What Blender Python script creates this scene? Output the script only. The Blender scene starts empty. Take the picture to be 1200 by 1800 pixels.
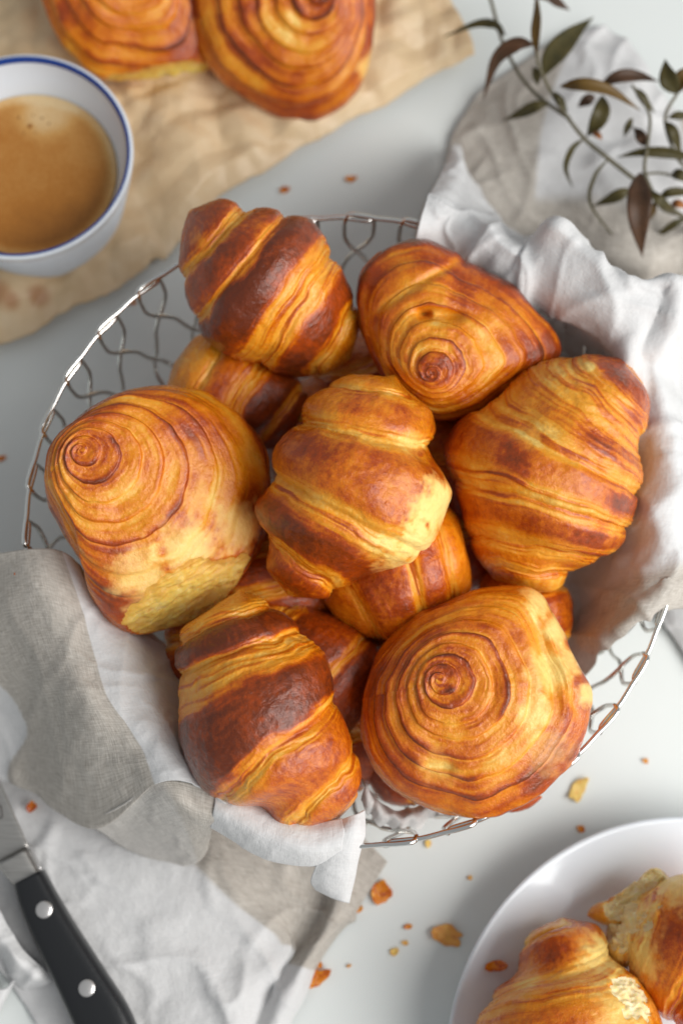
import bpy, math, random
import numpy as np
from mathutils import Matrix, Vector

# ------------------------------------------------------------------ camera
S = bpy.context.scene
COL = S.collection
H = 0.075                      # height of the basket rim above the table
EL = math.radians(76.5)        # camera looks down this steeply
DIST = 0.53                    # camera to the middle of the rim plane
FPX = 2500.0                   # focal length in photo pixels (1200 x 1800), a 50 mm lens
FWD = np.array([0, math.cos(EL), -math.sin(EL)])
UP = np.array([0, math.sin(EL), math.cos(EL)])
RT = np.array([1.0, 0, 0])
CAM = np.array([0, 0, H]) - DIST * FWD
cam = bpy.data.cameras.new('camera')
cam.sensor_fit = 'VERTICAL'; cam.sensor_height = 36.0; cam.sensor_width = 24.0
cam.lens = 50.0
cam.clip_start = 0.02; cam.clip_end = 50
cam.dof.use_dof = True
cam.dof.focus_distance = 0.487
cam.dof.aperture_fstop = 5.4
co = bpy.data.objects.new('camera', cam); COL.objects.link(co)
co.matrix_world = Matrix(((RT[0], UP[0], -FWD[0], CAM[0]), (RT[1], UP[1], -FWD[1], CAM[1]),
                          (RT[2], UP[2], -FWD[2], CAM[2]), (0, 0, 0, 1)))
S.camera = co
S.render.engine = 'CYCLES'
S.render.resolution_x = 682; S.render.resolution_y = 1024
S.view_settings.view_transform = 'Standard'
S.view_settings.look = 'None'
S.view_settings.gamma = 1.0
S.view_settings.exposure = 0.08

# ------------------------------------------------------------------ light: soft room light and one big window at the right
W = bpy.data.worlds.new('World'); S.world = W; W.use_nodes = True
bg = W.node_tree.nodes['Background']
bg.inputs['Color'].default_value = (0.95, 0.98, 1.0, 1); bg.inputs['Strength'].default_value = 0.31
def area(name, loc, target, sx, sy, power, col):
    L = bpy.data.lights.new(name, 'AREA'); L.shape = 'RECTANGLE'; L.size = sx; L.size_y = sy
    L.energy = power; L.color = col
    o = bpy.data.objects.new(name, L); COL.objects.link(o)
    d = Vector(target) - Vector(loc)
    o.matrix_world = Matrix.Translation(loc) @ d.to_track_quat('-Z', 'Y').to_matrix().to_4x4()
    return o
area('window_light', (0.94, -0.42, 0.90), (0, 0, 0.05), 1.15, 1.0, 22.5, (1.0, 0.985, 0.955))

# ------------------------------------------------------------------ small maths
def unproj(px, py, z):
    """point at height z on the line of sight of photo pixel (px, py)"""
    px, py, z = np.broadcast_arrays(np.asarray(px, float), np.asarray(py, float), np.asarray(z, float))
    d = FWD + ((px - 600) / FPX)[..., None] * RT - ((py - 900) / FPX)[..., None] * UP
    t = (z - CAM[2]) / d[..., 2]
    return CAM + d * t[..., None]
def mpp(p):                    # metres per photo pixel at a point
    return float((np.asarray(p) - CAM) @ FWD) / FPX
def sstep(a, b, x):
    t = np.clip((x - a) / (b - a), 0, 1); return t * t * (3 - 2 * t)
def _hash(i, j, k, seed):
    h = (i.astype(np.uint32) * np.uint32(374761393) + j.astype(np.uint32) * np.uint32(668265263)
         + k.astype(np.uint32) * np.uint32(2246822519) + np.uint32((seed * 3266489917) & 0xffffffff))
    h = (h ^ (h >> np.uint32(13))) * np.uint32(1274126177)
    h = (h ^ (h >> np.uint32(16))) * np.uint32(2654435761)
    return ((h ^ (h >> np.uint32(15))) & np.uint32(0xffff)).astype(np.float32) / 65535.0
def vn(x, y, z, seed=0):       # value noise 0..1
    x, y, z = np.broadcast_arrays(np.asarray(x, np.float64), np.asarray(y, np.float64), np.asarray(z, np.float64))
    xi = np.floor(x).astype(np.int64); yi = np.floor(y).astype(np.int64); zi = np.floor(z).astype(np.int64)
    fx = x - xi; fy = y - yi; fz = z - zi
    fx = fx * fx * (3 - 2 * fx); fy = fy * fy * (3 - 2 * fy); fz = fz * fz * (3 - 2 * fz)
    r = 0
    for a in (0, 1):
        wa = fx if a else 1 - fx
        for b in (0, 1):
            wb = fy if b else 1 - fy
            for c in (0, 1):
                r = r + wa * wb * (fz if c else 1 - fz) * _hash(xi + a, yi + b, zi + c, seed)
    return r
def fbm(x, y, z, seed=0, o=3):
    r = 0; a = 0.5; s = 1.0; n = 0
    for i in range(o):
        r = r + a * vn(x * s, y * s, z * s, seed + i * 17); n += a; a *= 0.5; s *= 2.03
    return r / n               # 0..1, mean .5
def catmull(P, n, closed=False):
    P = np.asarray(P, float); m = len(P)
    if closed:
        t = np.arange(n) / n * m
    else:
        t = np.linspace(0, m - 1, n)
    i = np.floor(t).astype(int); 
    if not closed: i = np.clip(i, 0, m - 2)
    f = (t - i)[:, None] if P.ndim == 2 else (t - i)
    def g(k):
        if closed: return P[(i + k) % m]
        j = i + k
        q = P[np.clip(j, 0, m - 1)].copy()
        lo = j < 0; hi = j > m - 1
        if lo.any(): q[lo] = 2 * P[0] - P[1]
        if hi.any(): q[hi] = 2 * P[-1] - P[-2]
        return q
    if P.ndim > 2: f = (t - i).reshape((-1,) + (1,) * (P.ndim - 1))
    a, b, c, d = g(-1), g(0), g(1), g(2)
    return 0.5 * (2 * b + (c - a) * f + (2 * a - 5 * b + 4 * c - d) * f ** 2 + (3 * b - a - 3 * c + d) * f ** 3)

# ------------------------------------------------------------------ mesh and naming helpers
def mesh_np(name, V, F, smooth=True):
    me = bpy.data.meshes.new(name)
    V = np.asarray(V, np.float32).reshape(-1, 3); F = np.asarray(F, np.int32)
    k = F.shape[1]
    me.vertices.add(len(V)); me.vertices.foreach_set('co', V.ravel())
    me.loops.add(F.size); me.loops.foreach_set('vertex_index', F.ravel())
    me.polygons.add(len(F))
    me.polygons.foreach_set('loop_start', np.arange(0, F.size, k, dtype=np.int32))
    me.update(calc_edges=True)
    me.polygons.foreach_set('use_smooth', np.full(len(F), smooth))
    return me
def attr(me, name, vals):
    a = me.attributes.new(name, 'FLOAT', 'POINT'); a.data.foreach_set('value', np.asarray(vals, np.float32).ravel())
def grid_faces(nu, nv, wrap=False):
    i = np.arange(nu - 1)[:, None]; j = np.arange(nv if wrap else nv - 1)[None, :]
    j2 = (j + 1) % nv
    return np.stack([i * nv + j, (i + 1) * nv + j, (i + 1) * nv + j2, i * nv + j2], -1).reshape(-1, 4)
def obj(name, me, mat=None, parent=None):
    o = bpy.data.objects.new(name, me); COL.objects.link(o)
    if mat is not None and me is not None and not me.materials: me.materials.append(mat)
    if parent is not None: o.parent = parent
    return o
def tag(o, label=None, cat=None, group=None, kind=None):
    if label: o['label'] = label
    if cat: o['category'] = cat
    if group: o['group'] = group
    if kind: o['kind'] = kind
    return o
def empty(name, loc=(0, 0, 0)):
    o = bpy.data.objects.new(name, None); COL.objects.link(o); o.location = loc; o.empty_display_size = 0.01
    return o
def tube(P, r, seg=8, closed=False):
    """round wire along a polyline; r may be one radius or one per point"""
    P = np.asarray(P, float); n = len(P)
    r = np.broadcast_to(np.asarray(r, float), (n,))
    if closed: T = np.roll(P, -1, 0) - np.roll(P, 1, 0)
    else: T = np.gradient(P, axis=0)
    T /= np.linalg.norm(T, axis=1)[:, None] + 1e-12
    ref = np.array([0, 0, 1.0]) if abs(T[0, 2]) < .9 else np.array([1.0, 0, 0])
    N = np.zeros_like(P); v = ref - (ref @ T[0]) * T[0]; v /= np.linalg.norm(v); N[0] = v
    for i in range(1, n):
        v = N[i - 1] - (N[i - 1] @ T[i]) * T[i]; N[i] = v / (np.linalg.norm(v) + 1e-12)
    B = np.cross(T, N)
    a = np.linspace(0, 2 * np.pi, seg, endpoint=False)
    V = P[:, None] + r[:, None, None] * (np.cos(a)[None, :, None] * N[:, None] + np.sin(a)[None, :, None] * B[:, None])
    F = grid_faces(n, seg, True)
    if closed:
        j = np.arange(seg); j2 = (j + 1) % seg; b = (n - 1) * seg
        F = np.vstack([F, np.stack([b + j, j, j2, b + j2], -1)])
        return V.reshape(-1, 3), F
    V = np.vstack([V.reshape(-1, 3), P[:1], P[-1:]])
    j = np.arange(seg); j2 = (j + 1) % seg; c0 = n * seg; c1 = c0 + 1; b = (n - 1) * seg
    F = np.vstack([F, np.stack([j, j2, np.full(seg, c0), np.full(seg, c0)], -1)[:, [0, 1, 2, 2]][:0]])
    return V, F
def lathe(prof, n=96):
    P = np.asarray(prof, float); a = np.linspace(0, 2 * np.pi, n, endpoint=False)
    V = np.stack([P[:, 0, None] * np.cos(a), P[:, 0, None] * np.sin(a), np.broadcast_to(P[:, 1, None], (len(P), n))], -1)
    return V.reshape(-1, 3), grid_faces(len(P), n, True)[:, ::-1]
def join(parts):
    Vs, Fs, o = [], [], 0
    for V, F in parts:
        Vs.append(np.asarray(V).reshape(-1, 3)); Fs.append(np.asarray(F) + o); o += len(Vs[-1])
    return np.vstack(Vs), np.vstack(Fs)

# ------------------------------------------------------------------ materials
class NT:
    def __init__(s, name):
        s.m = bpy.data.materials.new(name); s.m.use_nodes = True; s.t = s.m.node_tree
        s.b = s.t.nodes['Principled BSDF']
    def n(s, kind, **kw):
        x = s.t.nodes.new(kind)
        for k, v in kw.items():
            if k.startswith('_'): setattr(x, k[1:], v)
            else: x.inputs[k.replace('__', ' ')].default_value = v
        return x
    def l(s, a, b): s.t.links.new(a, b)
    def ramp(s, fac, stops):
        r = s.t.nodes.new('ShaderNodeValToRGB'); e = r.color_ramp.elements
        while len(e) < len(stops): e.new(0.5)
        for k, (p, c) in zip(e, stops): k.position = p; k.color = (*c, 1) if len(c) == 3 else c
        s.l(fac, r.inputs['Fac']); return r.outputs['Color']
    def math(s, op, a, b=None, c=None):
        x = s.t.nodes.new('ShaderNodeMath'); x.operation = op
        for i, v in enumerate((a, b, c)):
            if v is None: continue
            if isinstance(v, (int, float)): x.inputs[i].default_value = v
            else: s.l(v, x.inputs[i])
        return x.outputs[0]
    def mix(s, fac, a, b):
        x = s.t.nodes.new('ShaderNodeMix'); x.data_type = 'RGBA'
        for i, v in ((0, fac), (6, a), (7, b)):
            if isinstance(v, (int, float)): x.inputs[i].default_value = v
            elif isinstance(v, tuple): x.inputs[i].default_value = (*v, 1)
            else: s.l(v, x.inputs[i])
        return x.outputs[2]
    def noise(s, scale, detail=3, rough=0.5, vec=None, dist=0.0):
        x = s.n('ShaderNodeTexNoise'); x.inputs['Scale'].default_value = scale
        x.inputs['Detail'].default_value = detail; x.inputs['Roughness'].default_value = rough
        x.inputs['Distortion'].default_value = dist
        if vec is not None: s.l(vec, x.inputs['Vector'])
        return x.outputs['Fac']
    def bump(s, h, strength, dist, prev=None):
        x = s.n('ShaderNodeBump'); x.inputs['Strength'].default_value = strength; x.inputs['Distance'].default_value = dist
        s.l(h, x.inputs['Height'])
        if prev is not None: s.l(prev, x.inputs['Normal'])
        return x.outputs['Normal']
    def attr(s, name):
        x = s.n('ShaderNodeAttribute'); x.attribute_name = name; return x.outputs['Fac']
    def co(s, which='Object'):
        return s.n('ShaderNodeTexCoord').outputs[which]

def crust_material():
    k = NT('baked_crust'); b = k.b; ob = k.co()
    bake = k.attr('bake')
    n1 = k.noise(420, 4, .6, ob); n2 = k.noise(1500, 2, .6, ob)
    v = k.math('ADD', bake, k.math('MULTIPLY', k.math('SUBTRACT', n1, .5), .28))
    v = k.math('ADD', v, k.math('MULTIPLY', k.math('SUBTRACT', n2, .5), .24))
    c = k.ramp(v, [(0.0, (.88, .57, .145)), (.18, (.81, .345, .026)), (.36, (.74, .235, .006)), (.54, (.60, .138, .003)),
                   (.70, (.39, .056, .003)), (.85, (.255, .042, .005)), (1.0, (.145, .025, .005))])
    c = k.mix(k.attr('crumb'), c, (.93, .71, .25))
    k.l(c, b.inputs['Base Color'])
    rgh = k.math('ADD', k.math('MULTIPLY', k.noise(300, 3, .6, ob), .22), .13)
    rgh = k.math('ADD', rgh, k.math('MULTIPLY', k.math('SUBTRACT', .5, v), .22))
    rgh = k.math('ADD', rgh, k.math('MULTIPLY', k.attr('crumb'), .25))
    k.l(rgh, b.inputs['Roughness'])
    b.inputs['Specular IOR Level'].default_value = .36
    b.inputs['Subsurface Weight'].default_value = .08
    b.inputs['Coat Weight'].default_value = .42; b.inputs['Coat Roughness'].default_value = .12; b.inputs['Coat IOR'].default_value = 1.45
    cn = k.bump(k.noise(380, 3, .6, ob), .50, .0016)
    cn = k.bump(k.noise(1000, 3, .65, ob), .55, .0009, cn)
    k.l(cn, b.inputs['Coat Normal'])
    b.inputs['Subsurface Radius'].default_value = (.004, .0016, .0005)
    b.inputs['Subsurface Scale'].default_value = 1.0
    n = k.bump(k.noise(600, 4, .6, ob), .45, .0008)
    n = k.bump(k.noise(1700, 2, .6, ob), .40, .0004, n)
    k.l(n, b.inputs['Normal'])
    return k.m
def crumb_material(name='soft_crumb', stops=((.84, .54, .075), (.92, .69, .15), (.95, .82, .36))):
    k = NT(name); b = k.b; ob = k.co()
    n1 = k.noise(260, 5, .7, ob)
    c = k.ramp(n1, [(.25, stops[0]), (.5, stops[1]), (.75, stops[2])])
    c = k.mix(k.math('MULTIPLY', k.attr('bake'), .8), c, (.62, .25, .03))
    k.l(c, b.inputs['Base Color'])
    b.inputs['Roughness'].default_value = .55
    b.inputs['Subsurface Weight'].default_value = .35
    b.inputs['Subsurface Radius'].default_value = (.006, .004, .0012)
    b.inputs['Subsurface Scale'].default_value = 1.0
    k.l(k.bump(k.noise(600, 4, .65, ob), .35, .0008), b.inputs['Normal'])
    return k.m
def simple(name, col, rough=.4, metal=0.0, bump=None, spec=.5):
    k = NT(name); b = k.b
    b.inputs['Base Color'].default_value = (*col, 1); b.inputs['Roughness'].default_value = rough
    b.inputs['Metallic'].default_value = metal; b.inputs['Specular IOR Level'].default_value = spec
    if bump:
        k.l(k.bump(k.noise(bump[0], 4, .6, k.co()), bump[1], bump[2]), b.inputs['Normal'])
    return k.m
def linen_material():
    k = NT('woven_linen'); b = k.b
    uv = k.n('ShaderNodeUVMap').outputs['UV']
    def thread(sx, sy):
        m = k.n('ShaderNodeMapping'); m.inputs['Scale'].default_value = (sx, sy, 1); k.l(uv, m.inputs['Vector'])
        return k.noise(1.0, 2, .55, m.outputs['Vector'])
    wa = thread(1900, 160); we = thread(160, 1900)
    w = k.math('ADD', k.math('MULTIPLY', wa, .5), k.math('MULTIPLY', we, .5))
    big = k.noise(45, 3, .5, k.co())
    st = k.attr('stripe')
    white = k.mix(w, (.55, .55, .555), (.78, .78, .785))
    beige = k.mix(k.math('MULTIPLY_ADD', k.math('SUBTRACT', w, .5), 2.2, .5), (.30, .265, .225), (.66, .62, .565))
    c = k.mix(st, white, beige)
    c = k.mix(k.math('MULTIPLY', big, .10), c, (.55, .50, .45))
    k.l(c, b.inputs['Base Color']); b.inputs['Roughness'].default_value = .9
    b.inputs['Specular IOR Level'].default_value = .15
    b.inputs['Sheen Weight'].default_value = .15
    n = k.bump(w, .35, .0006)
    n = k.bump(k.noise(170, 4, .55, k.co()), .35, .0022, n)
    k.l(n, b.inputs['Normal'])
    return k.m
def parchment_material():
    k = NT('brown_parchment'); b = k.b; ob = k.co()
    n = k.noise(60, 5, .6, ob)
    c = k.ramp(n, [(.3, (.66, .47, .27)), (.55, (.72, .54, .33)), (.75, (.77, .61, .41))])
    st = k.attr('stain'); c = k.mix(st, c, (.42, .17, .06))
    k.l(c, b.inputs['Base Color']); b.inputs['Roughness'].default_value = .42
    v = k.n('ShaderNodeTexVoronoi'); v.inputs['Scale'].default_value = 55; k.l(ob, v.inputs['Vector'])
    nn = k.bump(v.outputs['Distance'], .18, .003)
    k.l(k.bump(k.noise(220, 3, .6, ob), .25, .0012, nn), b.inputs['Normal'])
    return k.m
def table_material():
    k = NT('white_tabletop'); b = k.b; ob = k.co()
    c = k.ramp(k.noise(9, 3, .5, ob), [(.3, (.765, .80, .79)), (.7, (.795, .83, .815))])
    k.l(c, b.inputs['Base Color'])
    k.l(k.math('MULTIPLY_ADD', k.noise(30, 4, .6, ob), .12, .34), b.inputs['Roughness'])
    b.inputs['Specular IOR Level'].default_value = .4
    return k.m
def coffee_material():
    k = NT('coffee_crema'); b = k.b; ob = k.co()
    edge = k.attr('rimward'); foam = k.attr('foam')  # foam value also carries the painted shade of the cup wall
    n = k.noise(900, 4, .7, ob)
    v = k.n('ShaderNodeTexVoronoi'); v.inputs['Scale'].default_value = 1100; k.l(ob, v.inputs['Vector'])
    f = k.math('ADD', foam, k.math('MULTIPLY', k.math('SUBTRACT', n, .5), .5))
    c = k.ramp(f, [(0.0, (.26, .095, .018)), (.35, (.46, .18, .032)), (.65, (.62, .33, .10)), (1.0, (.76, .56, .31))])
    sp = k.math('LESS_THAN', v.outputs['Distance'], .20)
    c = k.mix(k.math('MULTIPLY', sp, .28), c, (.10, .035, .01))
    k.l(c, b.inputs['Base Color']); b.inputs['Roughness'].default_value = .38
    b.inputs['Specular IOR Level'].default_value = .3
    k.l(k.bump(n, .25, .0004), b.inputs['Normal'])
    return k.m
def leaf_material(name, c1, c2):
    k = NT(name); b = k.b; ob = k.co()
    c = k.ramp(k.noise(120, 3, .6, ob), [(.3, c1), (.7, c2)])
    k.l(c, b.inputs['Base Color']); b.inputs['Roughness'].default_value = .5
    b.inputs['Specular IOR Level'].default_value = .3
    k.l(k.bump(k.noise(500, 3, .6, ob), .3, .0005), b.inputs['Normal'])
    return k.m
def steel_material():
    k = NT('brushed_steel'); b = k.b
    m = k.n('ShaderNodeMapping'); m.inputs['Scale'].default_value = (60, 2500, 60); k.l(k.co(), m.inputs['Vector'])
    n = k.noise(1.0, 2, .5, m.outputs['Vector'])
    k.l(k.ramp(n, [(.3, (.40, .385, .365)), (.7, (.56, .545, .52))]), b.inputs['Base Color'])
    b.inputs['Metallic'].default_value = .9; b.inputs['Roughness'].default_value = .38
    return k.m
def porcelain_material():
    k = NT('white_porcelain'); b = k.b
    b.inputs['Base Color'].default_value = (.76, .815, .875, 1); b.inputs['Roughness'].default_value = .14
    b.inputs['Coat Weight'].default_value = .3; b.inputs['Coat Roughness'].default_value = .05
    k.l(k.bump(k.noise(25, 2, .5, k.co()), .05, .002), b.inputs['Normal'])
    return k.m
CRUST = crust_material(); CRUMB = crumb_material(); CREAM = crumb_material('pale_crumb', ((.90, .68, .24), (.94, .82, .46), (.96, .90, .64))); LINEN = linen_material(); PAPER = parchment_material()
TABLE = table_material(); COFFEE = coffee_material(); STEEL = steel_material(); CHINA = porcelain_material()
CHROME = simple('polished_wire', (.80, .80, .775), .14, 1.0)
BLUE = simple('cobalt_glaze', (.010, .050, .26), .18)
BLACK = simple('black_plastic_handle', (.012, .013, .015), .33, 0, (500, .12, .0006))
RIVET = simple('rivet_steel', (.72, .70, .69), .30, .85)
ENGRAVE = simple('engraved_mark', (.10, .09, .085), .6)
LEAF_O = leaf_material('olive_leaf', (.036, .032, .009), (.075, .058, .016))
LEAF_B = leaf_material('brown_leaf', (.040, .021, .011), (.085, .038, .017))
LEAF_G = leaf_material('gold_leaf', (.085, .048, .010), (.15, .085, .02))
TWIG = leaf_material('twig_bark', (.085, .075, .045), (.16, .14, .09))
BUD = leaf_material('rusty_bud', (.22, .075, .02), (.33, .13, .04))

# ------------------------------------------------------------------ setting: the table
n = 3.0
V = np.array([(-n, -n, 0), (n, -n, 0), (n, n, 0), (-n, n, 0)])
tag(obj('table', mesh_np('table', V, np.array([[0, 1, 2, 3]]), False), TABLE), kind='structure')

# ------------------------------------------------------------------ cloth sheets
def sheet(ctrl, nu, nv, stripe, wr=.0007, seed=1, wf=60, hem=None):
    """ctrl[row][col] = (px, py, z). Returns V, F, uv, stripe for one smoothly bent sheet of cloth."""
    C = np.array(ctrl, float)
    P = unproj(C[..., 0], C[..., 1], C[..., 2])
    P = catmull(P, nu); P = catmull(P.transpose(1, 0, 2), nv).transpose(1, 0, 2)
    a = np.linspace(0, C.shape[0] - 1, nu)[:, None] + np.zeros((1, nv))
    b = np.linspace(0, C.shape[1] - 1, nv)[None, :] + np.zeros((nu, 1))
    Tu = np.gradient(P, axis=0); Tv = np.gradient(P, axis=1)
    N = np.cross(Tu, Tv); N /= np.linalg.norm(N, axis=2)[..., None] + 1e-12
    N[N[..., 2] < 0] *= -1
    q = fbm(P[..., 0] * wf, P[..., 1] * wf, P[..., 2] * wf * .5, seed, 3) - .5
    rid = 1 - np.abs(2 * vn(P[..., 0] * wf * .7 + 3 * q, P[..., 1] * wf * .7, seed * .37, seed + 5) - 1)
    cr = 0
    rg_ = random.Random(seed)
    for i in range(6):
        th_ = rg_.uniform(0, math.pi)
        t_ = (P[..., 0] * math.cos(th_) + P[..., 1] * math.sin(th_)) * rg_.uniform(18, 40) + rg_.uniform(0, 9) + (fbm(P[..., 0] * 22, P[..., 1] * 22, i * 3., seed + 30, 2) - .5) * 2.2
        tri = 1 - np.abs(2 * (t_ - np.floor(t_)) - 1)
        cr = cr + tri ** 5 * sstep(.5, .75, vn(P[..., 0] * 24 + i * 7, P[..., 1] * 24, i * 2., seed + 40))
    P = P + N * (q * 2.4 * wr + (rid ** 4) * wr * 1.0 + cr * wr * 1.5)[..., None]
    U = np.cumsum(np.linalg.norm(np.diff(P, axis=0, prepend=P[:1]), axis=2), axis=0)
    U2 = np.cumsum(np.linalg.norm(np.diff(P, axis=1, prepend=P[:, :1]), axis=2), axis=1)
    uv = np.stack([U2.mean(0)[None, :] + 0 * U, U.mean(1)[:, None] + 0 * U], -1)
    st = np.clip(stripe(a, b) if callable(stripe) else np.full(a.shape, float(stripe)), 0, 1)
    P[..., 2] = np.maximum(P[..., 2], .0012)
    return P.reshape(-1, 3), grid_faces(nu, nv), uv.reshape(-1, 2), st.ravel()
def cloth(name, sheets, parent=None, thick=.0007):
    Vs, Fs, us, ss, o = [], [], [], [], 0
    for V, F, u, s in sheets:
        Vs.append(V); Fs.append(F + o); us.append(u); ss.append(s); o += len(V)
    V = np.vstack(Vs); F = np.vstack(Fs); u = np.vstack(us); s = np.concatenate(ss)
    me = mesh_np(name, V, F); attr(me, 'stripe', s)
    l = me.uv_layers.new(name='UVMap'); l.data.foreach_set('uv', u[F.ravel()].astype(np.float32).ravel())
    ob = obj(name, me, LINEN, parent)
    m = ob.modifiers.new('thickness', 'SOLIDIFY'); m.thickness = thick; m.offset = 0
    return ob
def edge_between(x, lo, hi, w=.03): return sstep(lo - w, lo + w, x) * (1 - sstep(hi - w, hi + w, x))

# napkin that lies under the knife and climbs over the lower left rim of the basket
N1 = sheet([
    [(-110, 1010, .050), (-40, 982, .068), (48, 966, .0805), (108, 970, .0785), (142, 1005, .070), (185, 1060, .050)],
    [(-110, 1090, .046), (-50, 1070, .062), (62, 1040, .0815), (140, 1065, .0790), (180, 1075, .070), (240, 1100, .048)],
    [(-110, 1190, .038), (-10, 1165, .056), (92, 1140, .0805), (165, 1150, .0810), (225, 1140, .074), (300, 1150, .048)],
    [(-100, 1250, .028), (25, 1225, .044), (125, 1220, .0820), (188, 1225, .0850), (265, 1215, .076), (330, 1230, .050)],
    [(-90, 1310, .018), (42, 1285, .030), (145, 1285, .0780), (232, 1285, .0850), (295, 1290, .081), (340, 1300, .055)],
    [(-80, 1350, .012), (35, 1330, .020), (150, 1350, .0600), (262, 1335, .0850), (320, 1340, .083), (360, 1350, .06)],
    [(-70, 1385, .009), (28, 1375, .014), (165, 1455, .040), (277, 1377, .0835), (345, 1384, .0845), (396, 1414, .083)],
], 150, 130, lambda a, b: edge_between(b, 1.0 + .10 * np.sin(a * 2), 3.0, .018), .0008, 3, 55)
N2 = sheet([
    [(150, 1446, .038), (210, 1415, .062), (278, 1374, .0815), (345, 1380, .0822), (398, 1402, .0815)],
    [(185, 1468, .028), (235, 1440, .050), (300, 1410, .0790), (345, 1428, .0805), (388, 1438, .0795)],
    [(220, 1490, .016), (275, 1480, .036), (325, 1462, .060), (352, 1455, .068), (374, 1456, .068)],
    [(290, 1520, .006), (320, 1520, .012), (345, 1515, .024), (360, 1500, .034), (366, 1480, .045)],
], 50, 60, lambda a, b: .72 + .28 * sstep(2.0, 2.3, b), .0006, 5, 60)
N3 = sheet([
    [(372, 1380, .079), (430, 1404, .079), (490, 1432, .079), (545, 1450, .079), (600, 1440, .079)],
    [(378, 1402, .0815), (432, 1428, .0825), (490, 1456, .0825), (548, 1470, .0825), (605, 1460, .082)],
    [(376, 1428, .0810), (428, 1455, .0820), (486, 1484, .0820), (548, 1498, .0820), (600, 1488, .081)],
    [(370, 1452, .0700), (422, 1480, .0710), (480, 1510, .0710), (550, 1520, .0700), (598, 1510, .070)],
    [(372, 1440, .0600), (425, 1470, .0600), (485, 1500, .0600), (550, 1506, .0600), (595, 1495, .060)],
], 40, 90, 0.0, .0004, 7, 70)
N3b = sheet([
    [(575, 1452, .0745), (600, 1442, .0790), (625, 1432, .0800), (640, 1424, .0760)],
    [(570, 1480, .0770), (598, 1466, .0815), (622, 1462, .0815), (640, 1462, .0760)],
    [(558, 1515, .0730), (585, 1508, .0770), (612, 1506, .0770), (630, 1506, .0720)],
    [(547, 1546, .0640), (575, 1550, .0670), (605, 1548, .0670), (622, 1544, .0630)],
    [(556, 1562, .0550), (580, 1574, .0570), (600, 1582, .0570), (612, 1586, .0540)],
], 60, 40, 0.0, .0003, 8, 90)
def n4_stripe(a, b): return edge_between(b, 2.0, 3.04, .03)
N4 = sheet([
    [(-160, 1330, .003), (0, 1370, .003), (250, 1400, .004), (520, 1400, .003), (610, 1450, .003), (680, 1515, .002)],
    [(-140, 1400, .003), (40, 1430, .005), (290, 1470, .008), (530, 1490, .006), (600, 1530, .006), (655, 1555, .002)],
    [(-110, 1500, .002), (90, 1520, .007), (340, 1522, .011), (558, 1565, .003), (596, 1585, .011), (625, 1598, .002)],
    [(-60, 1600, .002), (130, 1600, .006), (415, 1592, .010), (535, 1630, .003), (568, 1645, .011), (590, 1650, .002)],
    [(0, 1700, .002), (190, 1690, .007), (490, 1660, .007), (503, 1690, .003), (532, 1700, .010), (553, 1706, .002)],
    [(60, 1790, .002), (240, 1780, .005), (430, 1735, .010), (473, 1750, .003), (502, 1758, .010), (527, 1752, .002)],
    [(140, 1900, .002), (250, 1880, .004), (390, 1850, .008), (430, 1850, .004), (460, 1850, .008), (487, 1835, .002)],
], 150, 150, lambda a, b: edge_between(b, 2.02, 9, .03) * (1 - sstep(-.06, .06, (a - 4.0) + 0 * b)), .0012, 11, 45)
N5 = sheet([       # crimped hem lying left of the knife
    [(-60, 1500, .006), (-20, 1570, .012), (20, 1640, .015), (60, 1690, .015), (95, 1720, .008)],
    [(-80, 1540, .008), (-40, 1600, .016), (5, 1660, .018), (45, 1705, .018), (80, 1728, .010)],
    [(-100, 1580, .002), (-60, 1640, .004), (0, 1676, .004), (30, 1728, .004), (50, 1742, .002)],
], 30, 120, 0.0, .0008, 13, 60)
V5 = N5[0].reshape(30, 120, 3); V5[..., 2] += .0013 * np.sin(np.linspace(0, 24, 120) + .8 * np.sin(np.linspace(0, 7, 120)))[None, :] * np.sin(np.linspace(0.3, 2.9, 30))[:, None]
V5[..., 2] = np.maximum(V5[..., 2], .0015)
N6 = sheet([
    [(-60, 1690, .003), (0, 1738, .009), (30, 1714, .004)],
    [(-60, 1740, .003), (-10, 1765, .008), (14, 1744, .004)],
    [(-60, 1800, .002), (-30, 1800, .003), (0, 1776, .002)],
], 24, 24, 0.0, .0003, 14, 60)
N7 = sheet([       # crimped end of the napkin under the lower right spiral
    [(625, 1360, .050), (655, 1400, .052), (690, 1425, .050), (730, 1420, .046), (770, 1400, .044)],
    [(640, 1385, .062), (664, 1420, .060), (700, 1440, .056), (735, 1434, .050), (775, 1412, .046)],
    [(636, 1410, .058), (655, 1438, .055), (690, 1456, .050), (735, 1452, .044), (775, 1428, .040)],
], 40, 140, .25, .0004, 15, 90)
V7 = N7[0].reshape(40, 140, 3); V7[..., 2] += .0013 * np.sin(np.linspace(0, 30, 140))[None, :] * np.linspace(.2, 1, 40)[:, None]
V7[..., 1] += .0012 * np.sin(np.linspace(0, 30, 140) + 1)[None, :] * np.linspace(.2, 1, 40)[:, None]
nap = cloth('striped_napkin', [N1, N2, N3, N3b, N4, N5, N6, N7])
tag(nap, 'grey striped linen napkin under the knife, folded over the lower left basket rim', 'napkin', 'linen napkins')

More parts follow.
